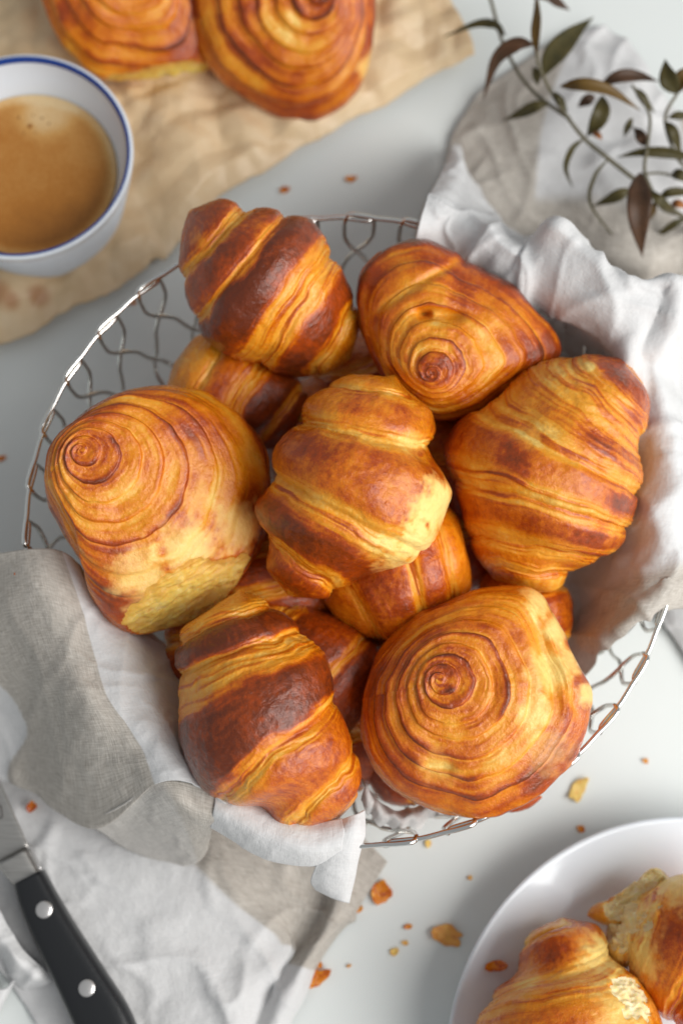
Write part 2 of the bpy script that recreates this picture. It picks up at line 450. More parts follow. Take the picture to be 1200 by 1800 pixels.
# napkin that lies under the twig and lines the right side of the basket
U1 = sheet([
    [(1320, 270, .003), (1185, 195, .004), (1112, 95, .003), (1035, 50, .003), (925, 105, .002), (838, 168, .002)],
    [(1320, 330, .004), (1195, 265, .006), (1095, 175, .009), (985, 150, .008), (880, 190, .006), (795, 245, .002)],
    [(1310, 375, .004), (1195, 315, .010), (1080, 255, .006), (960, 235, .011), (858, 265, .006), (778, 300, .002)],
    [(1310, 420, .003), (1205, 375, .006), (1085, 335, .011), (960, 335, .006), (852, 340, .008), (752, 350, .002)],
    [(1315, 470, .006), (1210, 440, .014), (1100, 440, .016), (980, 400, .004), (850, 400, .004), (735, 395, .002)],
    [(1320, 520, .002), (1230, 520, .002), (1120, 500, .003), (990, 450, .003), (850, 430, .003), (730, 420, .002)],
    [(1330, 700, .004), (1250, 680, .008), (1150, 640, .004), (1000, 560, .003), (880, 500, .003), (760, 470, .002)],
    [(1330, 850, .003), (1270, 850, .006), (1200, 850, .004), (1100, 700, .003), (950, 580, .003), (800, 520, .002)],
    [(1320, 1050, .003), (1270, 1060, .010), (1180, 1030, .008), (1130, 900, .003), (1000, 640, .003), (830, 560, .002)],
    [(1300, 1260, .002), (1250, 1220, .003), (1172, 1100, .003), (1120, 1000, .003), (1020, 700, .003), (850, 580, .002)],
], 170, 120, lambda a, b: 1 - edge_between(b + .12 * np.sin(a), 1.0, 3.2, .05) * (1 - sstep(3.0, 3.4, a)) - edge_between(a, 7.6, 12, .1), .0013, 21, 40)
U2 = sheet([
    [(690, 540, .035), (720, 465, .060), (733, 398, .083), (756, 345, .076), (775, 310, .045), (796, 262, .010)],
    [(715, 540, .035), (745, 465, .064), (760, 400, .082), (784, 345, .076), (800, 310, .045), (806, 262, .008)],
    [(770, 540, .035), (770, 465, .066), (790, 405, .080), (806, 372, .076), (815, 340, .050), (818, 300, .010)],
    [(810, 540, .035), (820, 475, .070), (840, 420, .085), (862, 396, .080), (868, 392, .050), (870, 380, .010)],
    [(850, 560, .035), (860, 490, .075), (890, 445, .088), (906, 430, .082), (915, 428, .050), (915, 420, .010)],
    [(900, 590, .035), (900, 510, .080), (925, 445, .088), (945, 425, .080), (950, 425, .050), (950, 420, .010)],
    [(940, 600, .035), (945, 520, .082), (965, 430, .096), (980, 391, .098), (990, 408, .060), (1000, 430, .010)],
    [(980, 620, .035), (990, 540, .085), (1015, 450, .098), (1040, 452, .092), (1045, 470, .060), (1050, 480, .010)],
    [(1010, 640, .035), (1040, 570, .088), (1085, 505, .098), (1108, 492, .092), (1110, 505, .060), (1110, 510, .010)],
    [(1040, 660, .035), (1080, 600, .088), (1160, 520, .094), (1192, 500, .096), (1204, 515, .075), (1210, 530, .020)],
    [(1060, 690, .035), (1090, 640, .086), (1130, 612, .090), (1180, 595, .092), (1195, 575, .075), (1210, 570, .020)],
    [(1075, 740, .035), (1095, 690, .080), (1135, 645, .086), (1160, 650, .080), (1180, 660, .045), (1210, 680, .010)],
    [(1075, 800, .032), (1100, 760, .068), (1150, 705, .083), (1180, 715, .078), (1205, 730, .045), (1230, 750, .010)],
    [(1060, 870, .030), (1095, 840, .056), (1150, 800, .080), (1195, 790, .078), (1220, 800, .045), (1250, 810, .010)],
    [(1030, 940, .028), (1070, 915, .048), (1140, 890, .076), (1200, 880, .078), (1230, 880, .045), (1260, 880, .010)],
    [(1000, 1000, .026), (1045, 970, .044), (1110, 945, .066), (1170, 960, .078), (1215, 965, .060), (1260, 970, .020)],
    [(990, 1060, .024), (1030, 1030, .040), (1085, 1010, .060), (1150, 1010, .078), (1210, 1000, .070), (1260, 1010, .040)],
    [(985, 1110, .022), (1015, 1090, .036), (1060, 1070, .054), (1110, 1060, .072), (1170, 1035, .079), (1240, 1030, .060)],
    [(985, 1150, .020), (1010, 1145, .032), (1040, 1125, .048), (1075, 1110, .064), (1140, 1070, .077), (1230, 1050, .060)],
    [(990, 1200, .018), (1020, 1195, .028), (1050, 1165, .042), (1068, 1130, .058), (1120, 1082, .072), (1220, 1040, .055)],
], 260, 120, lambda a, b: sstep(15.6, 16.2, a + .5 * (b - 3)), .0015, 23, 65)
nap2 = cloth('striped_napkin', [U1, U2])
tag(nap2, 'white and beige linen napkin lining the right side of the basket, under the leafy twig', 'napkin', 'linen napkins')

# ------------------------------------------------------------------ wire basket
BX, BY = 0.003, -0.0012
RIM = 0.12
def rad(d):                    # basket radius at depth d below the rim (0..1)
    return RIM - .016 * d ** 1.3 - .022 * sstep(.72, 1.0, d)
basket = empty('wire_basket', (BX, BY, 0))
tag(basket, 'round chrome wire basket holding the pile of croissants, looped wire sides', 'basket')
NL = 34; sp = 2 * math.pi / NL
def leg(side):
    """one leg of a loop, angle offsets in loop spacings, depth 0..1"""
    k = [(.245, .020), (.262, .07), (.262, .14), (.245, .20), (.14, .27), (0, .325), (-.12, .375), (-.24, .44), (-.32, .52), (-.40, .58), (-.5, .63), (-.62, .70), (-.74, .80), (-.76, 1.0)]
    return [(side * a, d) for a, d in k]
pts = [(a, d) for a, d in reversed(leg(-1))]                     # up the left side of joint 0
top = [(-.17, 0), (.1, 0), (.3, 0), (.5, 0), (.7, 0), (.9, 0), (1.17, 0)]
pts += top + [(1 + a, d) for a, d in leg(1)]
A = np.array(pts); 
lift = np.zeros(len(A)); n0 = len(leg(1))
lift[n0:n0 + 7] = [-.0011, -.0005, 0, 0, 0, .0006, .0012]
push = np.zeros(len(A)); push[n0:n0 + 7] = [-.0006, -.0004, 0, 0, 0, .0004, .0006]
push[:n0] = .0007; push[n0 + 7:] = -.0007
ang = A[:, 0] * sp; rr = np.array([rad(d) for d in A[:, 1]]) + push
zz = H - A[:, 1] * (H - .004) + lift
K = np.stack([rr * np.cos(ang), rr * np.sin(ang), zz], -1)
P = catmull(K, 110)
Vw, Fw = tube(P, .00095, 8)
me = mesh_np('wire_loop', Vw, Fw)
for i in range(NL):
    o = obj('wire_loop', me, CHROME, basket); o.rotation_euler = (0, 0, i * sp + .06)
t = np.linspace(0, 2 * np.pi, 120, endpoint=False)
for r_ in (rad(1.0), .055):
    V_, F_ = tube(np.stack([r_ * np.cos(t), r_ * np.sin(t), 0 * t + .0032], -1), .0012, 8, True)
    obj('base_ring', mesh_np('base_ring', V_, F_), CHROME, basket)
for k in range(8):
    a = k * math.pi / 8; d = np.linspace(-rad(1.0), rad(1.0), 12)
    V_, F_ = tube(np.stack([d * math.cos(a), d * math.sin(a), 0 * d + .0055], -1), .0009, 8)
    obj('base_wire', mesh_np('base_wire', V_, F_), CHROME, basket)

# ------------------------------------------------------------------ croissants
def frame_at(cx, cy, z):
    p = unproj(cx, cy, z); k = mpp(p)
    d = CAM - p; d /= np.linalg.norm(d)
    x = RT - (RT @ d) * d; x /= np.linalg.norm(x); y = np.cross(d, x)
    return Matrix(((x[0], y[0], d[0], p[0]), (x[1], y[1], d[1], p[1]), (x[2], y[2], d[2], p[2]), (0, 0, 0, 1))), k
def finish(name, X, Y, Z, bake, crumb, frame, nu, nv, cuts, spots, seed, label, group, wobble=1.0):
    """X right, Y down, Z towards the viewer, all in photo pixels about the centre"""
    M, k = frame; (cx, cy) = finish.c
    # lumps of the dough
    f = 1 / 55.0
    lump = (fbm(X * f, Y * f, Z * f, seed, 2) - .5)
    fine = (fbm(X / 9, Y / 9, Z / 9, seed + 3, 3) - .5)
    L = np.sqrt(X * X + Y * Y + Z * Z) + 1e-6
    g = 1 + (lump * 9 * wobble + fine * 2.0) / np.maximum(L, 40)
    X, Y, Z = X * g, Y * g, Z * g
    for (px, py, r, db, dc) in spots:
        d = np.sqrt((X + cx - px) ** 2 + (Y + cy - py) ** 2) / r
        d = d + (fbm(X / 16, Y / 16, Z / 16, seed + 9, 4) - .5) * 1.2
        w = (1 - sstep(.25, 1.15, d)) * (Z > -20)
        bake = bake + db * w; crumb = np.maximum(crumb, dc * w)
    torn = np.zeros_like(X); tornw = np.zeros_like(X)
    for (px, py, pz, nx, ny, nz, rough) in cuts:
        nn = np.array([nx, ny, nz], float); nn /= np.linalg.norm(nn)
        d = (X - (px - cx)) * nn[0] + (Y - (py - cy)) * nn[1] + (Z - pz) * nn[2]
        rag = (fbm(X / 18, Y / 18, Z / 18, seed + 31, 3) - .5) * rough
        d = d + rag
        al_ = X * .86 - Y * .5; ac_ = X * .5 + Y * .86
        fl = (fbm(al_ / 42, ac_ / 9, Z / 12, seed + 41, 3) - .5) * rough * .9 - 5 * sstep(.62, .8, fbm(al_ / 16, ac_ / 6, Z / 9, seed + 43, 2))
        hit = d > 0
        mv = np.where(hit, d * .94 - fl * sstep(0, 8, d), 0)
        X = X - mv * nn[0]; Y = Y - mv * nn[1]; Z = Z - mv * nn[2]
        torn = np.maximum(torn, sstep(0, 5, d)); tornw = np.maximum(tornw, sstep(0, 34, d + fl * 2))
    bake = np.clip(bake, 0, 1.05)
    V = np.stack([X * k, -Y * k, Z * k], -1).reshape(-1, 3)
    F = grid_faces(nu, nv, True)
    tf = torn.ravel()
    isT = tf[F].mean(1) > .5
    me = mesh_np(name, V, F[~isT] if cuts else F)
    attr(me, 'bake', bake); attr(me, 'crumb', crumb)
    o = obj(name, me, CRUST); o.matrix_world = M
    tag(o, label, 'croissant', group)
    if cuts and isT.any():
        Ft = F[isT]; idx, inv = np.unique(Ft, return_inverse=True)
        m2 = mesh_np('torn_crumb', V[idx], inv.reshape(-1, 4))
        attr(m2, 'bake', (.25 if 'plate' in group else 1) * np.clip((1 - tornw.ravel())[idx] * .85 + .6 * (fbm(*(V[idx] * 250).T, seed + 77, 3) - .45), 0, 1))
        tag(obj('torn_crumb', m2, CREAM if 'plate' in group else CRUMB, o), 'torn pale inner dough')
    return o

def side(name, outline, A, B, z, bands, ic, tilt, label, group='croissants piled in the basket', zA=0., zB=0., arch=.12, flat=.92,
         amp=7.0, seed=1, cuts=(), spots=(), nu=300, nv=400, base=0.0):
    O = catmull(outline, 400, True)
    A = np.array(A, float); B = np.array(B, float)
    ax = B - A; Ln = np.linalg.norm(ax); ax /= Ln; nn = np.array([-ax[1], ax[0]])
    us = (O - A) @ ax; vs = (O - A) @ nn
    u0, u1 = us.min(), us.max(); ug = np.linspace(u0, u1, 90)
    lo, hi = [], []
    for g in ug:
        gg = np.clip(g, u0 + .004 * Ln, u1 - .004 * Ln); c = []
        s0 = us - gg; s1 = np.roll(s0, -1); m = (s0 * s1) <= 0
        v1 = np.roll(vs, -1); den = s0 - s1; den[np.abs(den) < 1e-9] = 1e-9
        c = (vs + (v1 - vs) * (s0 / den))[m]
        lo.append(c.min() if len(c) else 0); hi.append(c.max() if len(c) else 0)
    ker = np.exp(-np.linspace(-2, 2, 7) ** 2); ker /= ker.sum()
    lo = np.convolve(np.pad(lo, 3, 'edge'), ker, 'valid'); hi = np.convolve(np.pad(hi, 3, 'edge'), ker, 'valid')
    u = .5 - .5 * np.cos(np.linspace(0, np.pi, nu)); u = .5 * u + .5 * np.linspace(0, 1, nu)
    lo = np.interp(u, np.linspace(0, 1, 90), lo); hi = np.interp(u, np.linspace(0, 1, 90), hi)
    e = .07; cap = np.sqrt(np.clip(1 - (1 - np.minimum(np.minimum(u, 1 - u) / e, 1)) ** 2, 0, 1))
    cen = (lo + hi) / 2; w = (hi - lo) / 2 * cap + 1e-3
    finish.c = tuple(O.mean(0)); C0 = O.mean(0)
    phi = np.linspace(-np.pi, np.pi, nv, endpoint=False)[None, :]
    uu = u[:, None]; s = phi / (np.pi / 2)
    tl = np.interp(u, [0, .3, .65, 1], [tilt[0], tilt[0], tilt[1], tilt[1]])[:, None]
    wig = (fbm(uu * 5 + 0 * phi, np.cos(phi) * 1.6, np.sin(phi) * 1.6, seed + 50, 3) - .5)
    ut = uu - tl * s + wig * .04
    ut = np.clip(ut, 0.0005, .9995)
    edges = np.array([b[0] for b in bands] + [1.0]); nb = len(bands)
    bi = np.clip(np.searchsorted(edges, ut, 'right') - 1, 0, nb - 1)
    b0 = edges[bi]; b1 = edges[bi + 1]; f = (ut - b0) / (b1 - b0)
    bk = np.array([b[1] for b in bands])[bi]; pA = np.array([b[2] for b in bands])[bi]; pB = np.array([b[3] for b in bands])[bi]
    width = (b1 - b0)
    # jittered distance from both seams
    jit = (fbm(ut * 30, phi * 2.2, 0 * ut + seed, seed + 60, 3) - .5) * .22
    wA = sstep(pA * .5 - .03, pA * 1.08 + .06, f + jit * (pA > 0)); wB = sstep(pB * .5 - .03, pB * 1.08 + .06, 1 - f + jit * (pB > 0))
    crustw = wA * wB
    # laminated cut edges: fine lines that run with the seams
    lam = vn(ut * 60 + wig * 2, phi * 1.1, 0 * ut, seed + 70) * .55 + vn(ut * 150 + wig * 3, phi * 2.0, 0 * ut, seed + 71) * .45
    blot = fbm(ut * 5, np.cos(phi) * 3 + 0 * ut, np.sin(phi) * 3 + 0 * ut, seed + 80, 4) - .5
    strk = fbm(ut * 40, phi * 3, 0 * ut, seed + 81, 3) - .5
    pale = .16 + .50 * sstep(.40, .85, lam) + .30 * blot
    spk = fbm(ut * 46, np.cos(phi) * 22 + 0 * ut, np.sin(phi) * 22 + 0 * ut, seed + 83, 2) - .5
    crust = bk - .05 + blot * .40 + strk * .18 + spk * .22
    bake = pale * (1 - crustw) + crust * crustw + base
    # seam grooves and swollen bands; the outer end of every layer is the steep one
    out = np.where(bi < ic, 1 - f, f); mid = bi == ic
    def swell(x):          # rises from the groove, full, then rolls over steeply at the layer's edge
        return sstep(-.05, .42, x) ** .8 * np.sqrt(np.clip(1 - np.clip((x - .66) / .34, 0, 1) ** 2.4, 0, 1))
    hgt = swell(out)
    hgt = np.where(mid, np.sqrt(np.clip(1 - np.abs(2 * f - 1) ** 3.2, 0, 1)), hgt)
    lay = np.floor(out * 7 + wig * 3) ; lf = out * 7 + wig * 3 - lay        # thin sheets showing in the cut edges
    hgt = hgt * np.minimum(1, width / .13) * amp * 1.6
    hgt = hgt - amp * 1.15 + (lam - .5) * 3.4 * (1 - crustw) + (1 - crustw) * (sstep(0, .8, lf) * (1 - sstep(.8, 1, lf)) - .4) * 2.0 + strk * 1.8
    endf = cap[:, None] ** .7
    hgt = hgt * (.25 + .75 * endf)
    wl = (w[:, None] + hgt * endf)
    par = np.sin(phi) * wl; dep = np.cos(phi) * wl * flat
    zax = (zA + (zB - zA) * u + arch * Ln * (4 * u * (1 - u) - .67))[:, None]
    pos = u0 + (u1 - u0) * uu
    X = (A[0] - C0[0]) + ax[0] * pos + nn[0] * (cen[:, None] + par)
    Y = (A[1] - C0[1]) + ax[1] * pos + nn[1] * (cen[:, None] + par)
    Z = dep + zax
    return finish(name, X, Y, Z, bake, 0 * bake, frame_at(C0[0], C0[1], z), nu, nv, cuts, spots, seed, label, group)

def spiral(name, outline, tip, z, rings, label, group='croissants piled in the basket', hel=1, N=5.0, Hf=.75, Hb=.6, ka=1.5, kb=1.7, phase=0.0,
           amp=5.0, seed=1, cuts=(), spots=(), nu=460, nv=380, pull=1.0, base=0.0, slits=()):
    O = catmull(outline, 500, True); C0 = O.mean(0); finish.c = tuple(C0)
    tip = np.array(tip, float)
    d = O - C0; th = np.arctan2(d[:, 1], d[:, 0]); r = np.hypot(d[:, 0], d[:, 1])
    o_ = np.argsort(th); th = th[o_]; r = r[o_]
    phi = np.linspace(-np.pi, np.pi, nv, endpoint=False)
    R = np.interp(phi, np.concatenate([th - 2 * np.pi, th, th + 2 * np.pi]), np.tile(r, 3))
    R = np.convolve(np.concatenate([R[-6:], R, R[:6]]), np.exp(-np.linspace(-2, 2, 13) ** 2) / np.exp(-np.linspace(-2, 2, 13) ** 2).sum(), 'valid')
    Rm = R.mean()
    nf = int(nu * .74)
    gf = np.linspace(0.002, 1, nf) ; gf = 1 - (1 - gf) ** 1.35
    gb = np.cos(np.linspace(0, np.pi / 2, nu - nf + 1))[1:]; gb[-1] = .002
    g = np.concatenate([gf, gb])[:, None]; front = (np.arange(nu) < nf)[:, None]
    zf = Hf * Rm * (1 - g ** ka) ** (1 / kb); zb = -Hb * Rm * np.sqrt(np.clip(1 - g ** 2, 0, 1))
    Zb = np.where(front, zf, zb)
    p = phi[None, :]
    rho = np.where(front, g, 1 + (1 - g) * .5)
    wig = fbm(np.cos(p) * 2 * g, np.sin(p) * 2 * g, rho * 1.5, seed + 50, 3) - .5
    q = N * rho ** .82 - hel * (p + phase) / (2 * np.pi) + wig * .26 + .22 * (vn(rho * N * 1.1, seed * 3.1, 0., seed + 8) - .5) + .15 * np.minimum(1, (rho * 3) ** 1.5) * (vn(np.cos(p) * 5, np.sin(p) * 5, rho * 7, seed + 9) - .5)
    n_ = np.floor(q); f = q - n_
    # values per ring flow on along the spiral
    tsp = n_ + hel * (p + phase) / (2 * np.pi)        # runs on along the spiral without a break
    rb = np.array(rings)
    def lut(x): return np.interp(x, np.arange(len(rb)), rb)
    ringv = lut(np.clip((tsp + .5) / N * (len(rb) - 1), 0, len(rb) - 1))
    hw = vn(tsp * 2.6, seed * 1.3, 0., seed + 5) * .6 + vn(tsp * 9, seed * 1.3, 1., seed + 6) * .4
    lam = vn(q * 3.7 + wig, np.cos(p) * 1.3, np.sin(p) * 1.3, seed + 70) * .45 + vn(q * 8.5 + wig * 2, np.cos(p) * 2.2, np.sin(p) * 2.2, seed + 71) * .55
    lam2 = vn(q * 1.7, np.cos(p) * 1.5, np.sin(p) * 1.5, seed + 73)
    Xd = np.cos(p) * g; Yd = np.sin(p) * g
    blot = fbm(Xd * 4, Yd * 4, rho * 3, seed + 80, 4) - .5
    lip = sstep(.30 + .25 * hw, .92, f) * (1 - sstep(.95, 1.0, f))
    groove = 1 - sstep(0, .12, f)
    bake = ringv + .05 + (lam - .5) * .44 + (lam2 - .5) * .34 + blot * .62 + lip * (-.04 + .55 * sstep(.40, .72, hw)) - .26 * sstep(.66, .85, vn(tsp * 2.1, rho * 3, 0., seed + 91)) * sstep(.1, .4, f) - groove * .12 + base
    # flat far from the tip: crust side
    h = amp * (sstep(0, .75, f) * (1 - sstep(.80, 1.0, f)) - .4) * (.25 + 1.5 * hw) + (lam - .5) * 2.6 * np.minimum(1, rho * 4) + (lam2 - .5) * 1.8
    edge = sstep(0, .12, rho)
    h = h * (.35 + .65 * edge)
    Rg = Rm * .92 + (R[None, :] - Rm * .92) * np.where(front, sstep(.1, .95, g), 1)
    rad_ = Rg * g + h * np.sqrt(g) * .75
    cs = (1 - g ** pull) * front
    X = (tip[0] - C0[0]) * cs + np.cos(p) * rad_
    Y = (tip[1] - C0[1]) * cs + np.sin(p) * rad_
    Z = Zb + h * .75 * front
    crumb = 0 * bake
    for (px, py, a, ln, wd, dp) in slits:
        dx = X + C0[0] - px; dy = Y + C0[1] - py; c_, s_ = math.cos(a), math.sin(a)
        m = np.exp(-((dx * c_ + dy * s_) / ln) ** 4 - ((-dx * s_ + dy * c_) / wd) ** 2) * front
        Z = Z - m * dp; bake = bake * (1 - .8 * m) + .1 * m
    return finish(name, X, Y, Z, bake, crumb, frame_at(C0[0], C0[1], z), nu, nv, cuts, spots, seed, label, group, 1.3)

# --- deep layer of the pile (mostly hidden)
LO = dict(nu=170, nv=220)
side('croissant', [(330, 600), (300, 650), (290, 720), (360, 770), (450, 790), (520, 770), (545, 700), (500, 650), (420, 600), (360, 590)], (290, 640), (545, 760), .060,
     [(0, .35, 0, .2), (.25, .62, .1, .4), (.5, .95, .35, .1), (.8, .9, .2, 0)], 1, (-.05, -.08),
     'croissant with a dark band wedged under the upper left striped croissant', seed=41, **LO)
side('croissant', [(480, 700), (540, 660), (600, 670), (640, 740), (620, 860), (560, 920), (500, 880), (470, 780)], (545, 650), (560, 920), .040,
     [(0, .6, 0, .3), (.3, .85, .1, .1), (.7, .7, .2, 0)], 1, (.03, .03),
     'shadowed croissant deep in the gap above the middle croissant', seed=42, **LO)
side('croissant', [(560, 1040), (590, 1085), (640, 1115), (690, 1128), (750, 1105), (822, 1040), (818, 960), (790, 885), (700, 880), (600, 980)], (560, 1060), (835, 960), .066,
     [(0, .45, 0, .2), (.24, .68, .12, .12), (.60, .74, .25, .2), (.82, .45, .3, 0)], 1, (.05, -.06),
     'glossy reddish croissant lying just under the middle croissant', seed=43, spots=[(720, 1060, 50, .1, 0)], **LO)
side('croissant', [(440, 1060), (480, 1045), (560, 1075), (640, 1110), (672, 1150), (660, 1230), (620, 1290), (540, 1280), (470, 1180)], (450, 1050), (650, 1280), .056,
     [(0, .45, 0, .3), (.2, .85, .15, .1), (.65, .9, .1, .1)], 1, (.03, .05),
     'dark brown croissant in the gap left of the lower right spiral', seed=44, **LO)
side('croissant', [(880, 980), (960, 1000), (1000, 1040), (1000, 1110), (985, 1180), (930, 1220), (860, 1180), (840, 1060)], (920, 980), (940, 1220), .045,
     [(0, .6, 0, .2), (.3, .75, .1, .2), (.7, .7, .2, 0)], 1, (.05, .05),
     'half hidden croissant under the right croissant beside the brown shaded cloth', seed=45, **LO)
side('croissant', [(640, 1330), (720, 1310), (840, 1330), (930, 1370), (950, 1405), (900, 1425), (800, 1420), (700, 1415), (655, 1390)], (640, 1350), (950, 1400), .042,
     [(0, .8, 0, .2), (.3, .75, .1, .2), (.7, .75, .2, 0)], 1, (.05, .05),
     'croissant almost hidden underneath the lower right spiral', seed=46, **LO)

side('croissant', [(420, 930), (480, 900), (540, 960), (600, 1050), (590, 1090), (500, 1100), (410, 1080), (380, 1020)], (470, 900), (500, 1110), .046,
     [(0, .5, 0, .25), (.3, .85, .2, .25), (.65, .8, .2, 0)], 1, (.05, .05), 'small visible end of a croissant between the left spiral and the middle croissant', seed=47, **LO)
side('croissant', [(730, 760), (790, 700), (860, 740), (880, 830), (880, 960), (850, 1040), (790, 1050), (740, 900)], (790, 690), (830, 1055), .044,
     [(0, .6, 0, .2), (.3, .8, .2, .2), (.65, .75, .2, 0)], 1, (.05, .05), 'shadowed croissant deep in the gap between the middle and the right croissant', seed=48, **LO)
side('croissant', [(300, 1080), (360, 1040), (440, 1080), (470, 1180), (420, 1280), (340, 1260), (290, 1170)], (360, 1030), (400, 1290), .040,
     [(0, .6, 0, .2), (.3, .8, .2, .2), (.65, .75, .2, 0)], 1, (.05, .05), 'shadowed croissant below the torn side of the left spiral', seed=49, **LO)
side('croissant', [(570, 1150), (650, 1080), (730, 1130), (740, 1220), (700, 1320), (640, 1390), (580, 1340)], (660, 1080), (640, 1395), .040,
     [(0, .6, 0, .2), (.3, .8, .2, .2), (.65, .75, .2, 0)], 1, (.05, .05), 'dark croissant at the bottom of the gap left of the lower right spiral', seed=50, **LO)
side('croissant', [(560, 620), (640, 580), (720, 640), (740, 740), (680, 800), (600, 780), (550, 700)], (640, 575), (670, 805), .036,
     [(0, .6, 0, .2), (.3, .8, .2, .2), (.65, .75, .2, 0)], 1, (.05, .05), 'shadowed croissant in the gap below the two upper croissants', seed=51, **LO)

# --- the eight big ones
side('croissant', [(345, 366), (372, 358), (402, 356), (432, 370), (465, 370), (498, 377), (540, 390), (560, 412), (583, 450), (603, 485), (622, 530), (632, 575), (628, 620),
                   (596, 650), (540, 664), (480, 654), (430, 632), (385, 612), (352, 582), (335, 540), (326, 505), (318, 470), (322, 430), (325, 395)],
     (333, 392), (618, 645), .088,
     [(0, .78, 0, .30), (.19, .80, .10, .22), (.345, 1.0, .04, .42), (.64, .86, .42, .12), (.87, .45, .45, .3)], 2, (.0, .05),
     'croissant with broad dark brown diagonal bands resting on the upper left rim', seed=1, zA=25, zB=-25,
     spots=[(500, 395, 26, .15, 0), (420, 550, 60, .10, 0), (520, 640, 30, .15, 0), (352, 420, 18, -.25, 0)], amp=8)
spiral('croissant', [(623, 520), (632, 480), (655, 450), (690, 430), (740, 424), (790, 442), (815, 462), (850, 478), (900, 508), (940, 548), (975, 590), (982, 622), (955, 652),
                     (905, 690), (850, 726), (800, 740), (760, 738), (715, 712), (680, 680), (652, 630), (632, 575)], (758, 655), .078,
       [.62, .55, .40, .36, .42, .48, .5], 'croissant seen from its pointed brown tip, with a small open slit, at the upper right', hel=1, N=8.0, Hf=1.0, ka=1.5, kb=1.6, seed=2,
       slits=[(770, 553, .06, 42, 10, 22), (748, 553, .05, 10, 6, 26), (728, 508, -.57, 88, 8, 8)], spots=[(755, 655, 48, .16, 0), (960, 610, 40, .28, 0), (660, 500, 45, .05, 0), (700, 470, 30, -.1, 0), (830, 490, 40, .12, 0)], phase=2.2, pull=1.15)
side('croissant', [(1048, 622), (1095, 630), (1125, 655), (1134, 700), (1128, 760), (1116, 790), (1124, 840), (1108, 900), (1092, 945), (1060, 980), (1005, 1005), (985, 1040),
                   (955, 1052), (905, 1034), (850, 1010), (826, 960), (812, 900), (788, 830), (784, 785), (815, 735), (872, 700), (905, 670), (950, 640), (1000, 628)],
     (1098, 632), (900, 1042), .080,
     [(0, .74, 0, .5), (.17, .56, .62, .42), (.45, .66, .10, .45), (.64, .66, .32, .30), (.81, .5, .45, .35), (.92, .3, .4, 0)], 2, (-.085, .085),
     'plump amber croissant leaning on the shaded cloth at the right rim', seed=3, zA=0, zB=-10,
     spots=[(1040, 790, 48, .30, 0), (900, 830, 50, .28, 0), (1090, 890, 32, .25, 0), (1070, 660, 40, .22, 0), (1040, 950, 45, .22, 0), (960, 740, 50, -.10, 0), (1035, 648, 14, -.5, .3), (930, 770, 26, -.25, .1)], amp=7)
spiral('croissant', [(88, 850), (96, 802), (135, 748), (200, 702), (270, 682), (345, 686), (415, 722), (460, 775), (480, 840), (474, 915), (448, 985), (412, 1035), (345, 1092),
                     (245, 1113), (195, 1092), (163, 1050), (158, 1008), (112, 935), (90, 890)], (150, 798), .074,
       [.52, .48, .42, .44, .28, .46, .50, .56], 'big round spiral croissant with a torn yellow lower side at the left rim', hel=-1, N=9.0, Hf=.82, ka=2.1, kb=2.0, seed=4, pull=1.35,
       cuts=[(340, 1019, 64, .38, .68, .62, 10)], spots=[(335, 800, 34, -.10, .05), (345, 880, 34, -.16, .1), (330, 965, 60, -.3, .6), (250, 1010, 60, -.3, .55), (410, 925, 50, -.3, .5), (200, 1050, 45, .12, 0), (440, 870, 60, .14, 0), (160, 740, 40, .1, 0), (400, 760, 50, .1, 0)], phase=.5, amp=4.5)
side('croissant', [(405, 1048), (430, 1028), (465, 1055), (515, 1092), (545, 1128), (572, 1160), (585, 1205), (600, 1262), (618, 1305), (632, 1360), (636, 1408), (600, 1440),
                   (540, 1458), (492, 1446), (460, 1412), (405, 1416), (362, 1384), (332, 1335), (318, 1285), (318, 1240), (312, 1190), (308, 1135), (325, 1092), (365, 1065)],
     (418, 1030), (598, 1448), .084,
     [(0, .30, 0, .55), (.12, 1.0, .0, .22), (.245, 1.0, .40, .10), (.64, .66, .30, .15), (.87, .62, .35, 0)], 2, (-.01, .115),
     'croissant with a very dark glossy brown middle band at the lower left rim', seed=5, zA=-20, zB=0,
     spots=[(400, 1330, 60, .1, 0), (600, 1390, 24, .15, 0), (570, 1330, 40, .05, 0)], amp=9)
spiral('croissant', [(634, 1250), (645, 1185), (690, 1118), (750, 1070), (815, 1044), (880, 1030), (945, 1040), (975, 1085), (1005, 1150), (1026, 1186), (1036, 1226), (1024, 1290), (985, 1355),
                     (925, 1408), (850, 1436), (780, 1430), (705, 1402), (655, 1352), (636, 1300)], (770, 1195), .076,
       [.60, .62, .42, .40, .46, .32, .45, .5], 'spiral croissant seen straight onto its swirl, with ragged yellow right edge', hel=-1, N=8.6, Hf=.62, ka=1.8, kb=1.7, seed=6,
       amp=4.5, slits=[(958, 1165, 1.35, 78, 13, 17), (985, 1200, 1.2, 60, 10, 8), (770, 1345, .2, 26, 8, 8)],
       spots=[(765, 1200, 60, .12, 0), (958, 1180, 44, -.22, .45), (950, 1060, 34, -.3, .75), (980, 1105, 34, -.3, .75), (1000, 1160, 34, -.25, .6), (1034, 1218, 28, -.3, .7), (940, 1250, 40, -.25, .3), (770, 1345, 40, -.25, .15), (850, 1420, 60, .15, 0), (960, 1320, 50, -.1, .2)], phase=1.2)
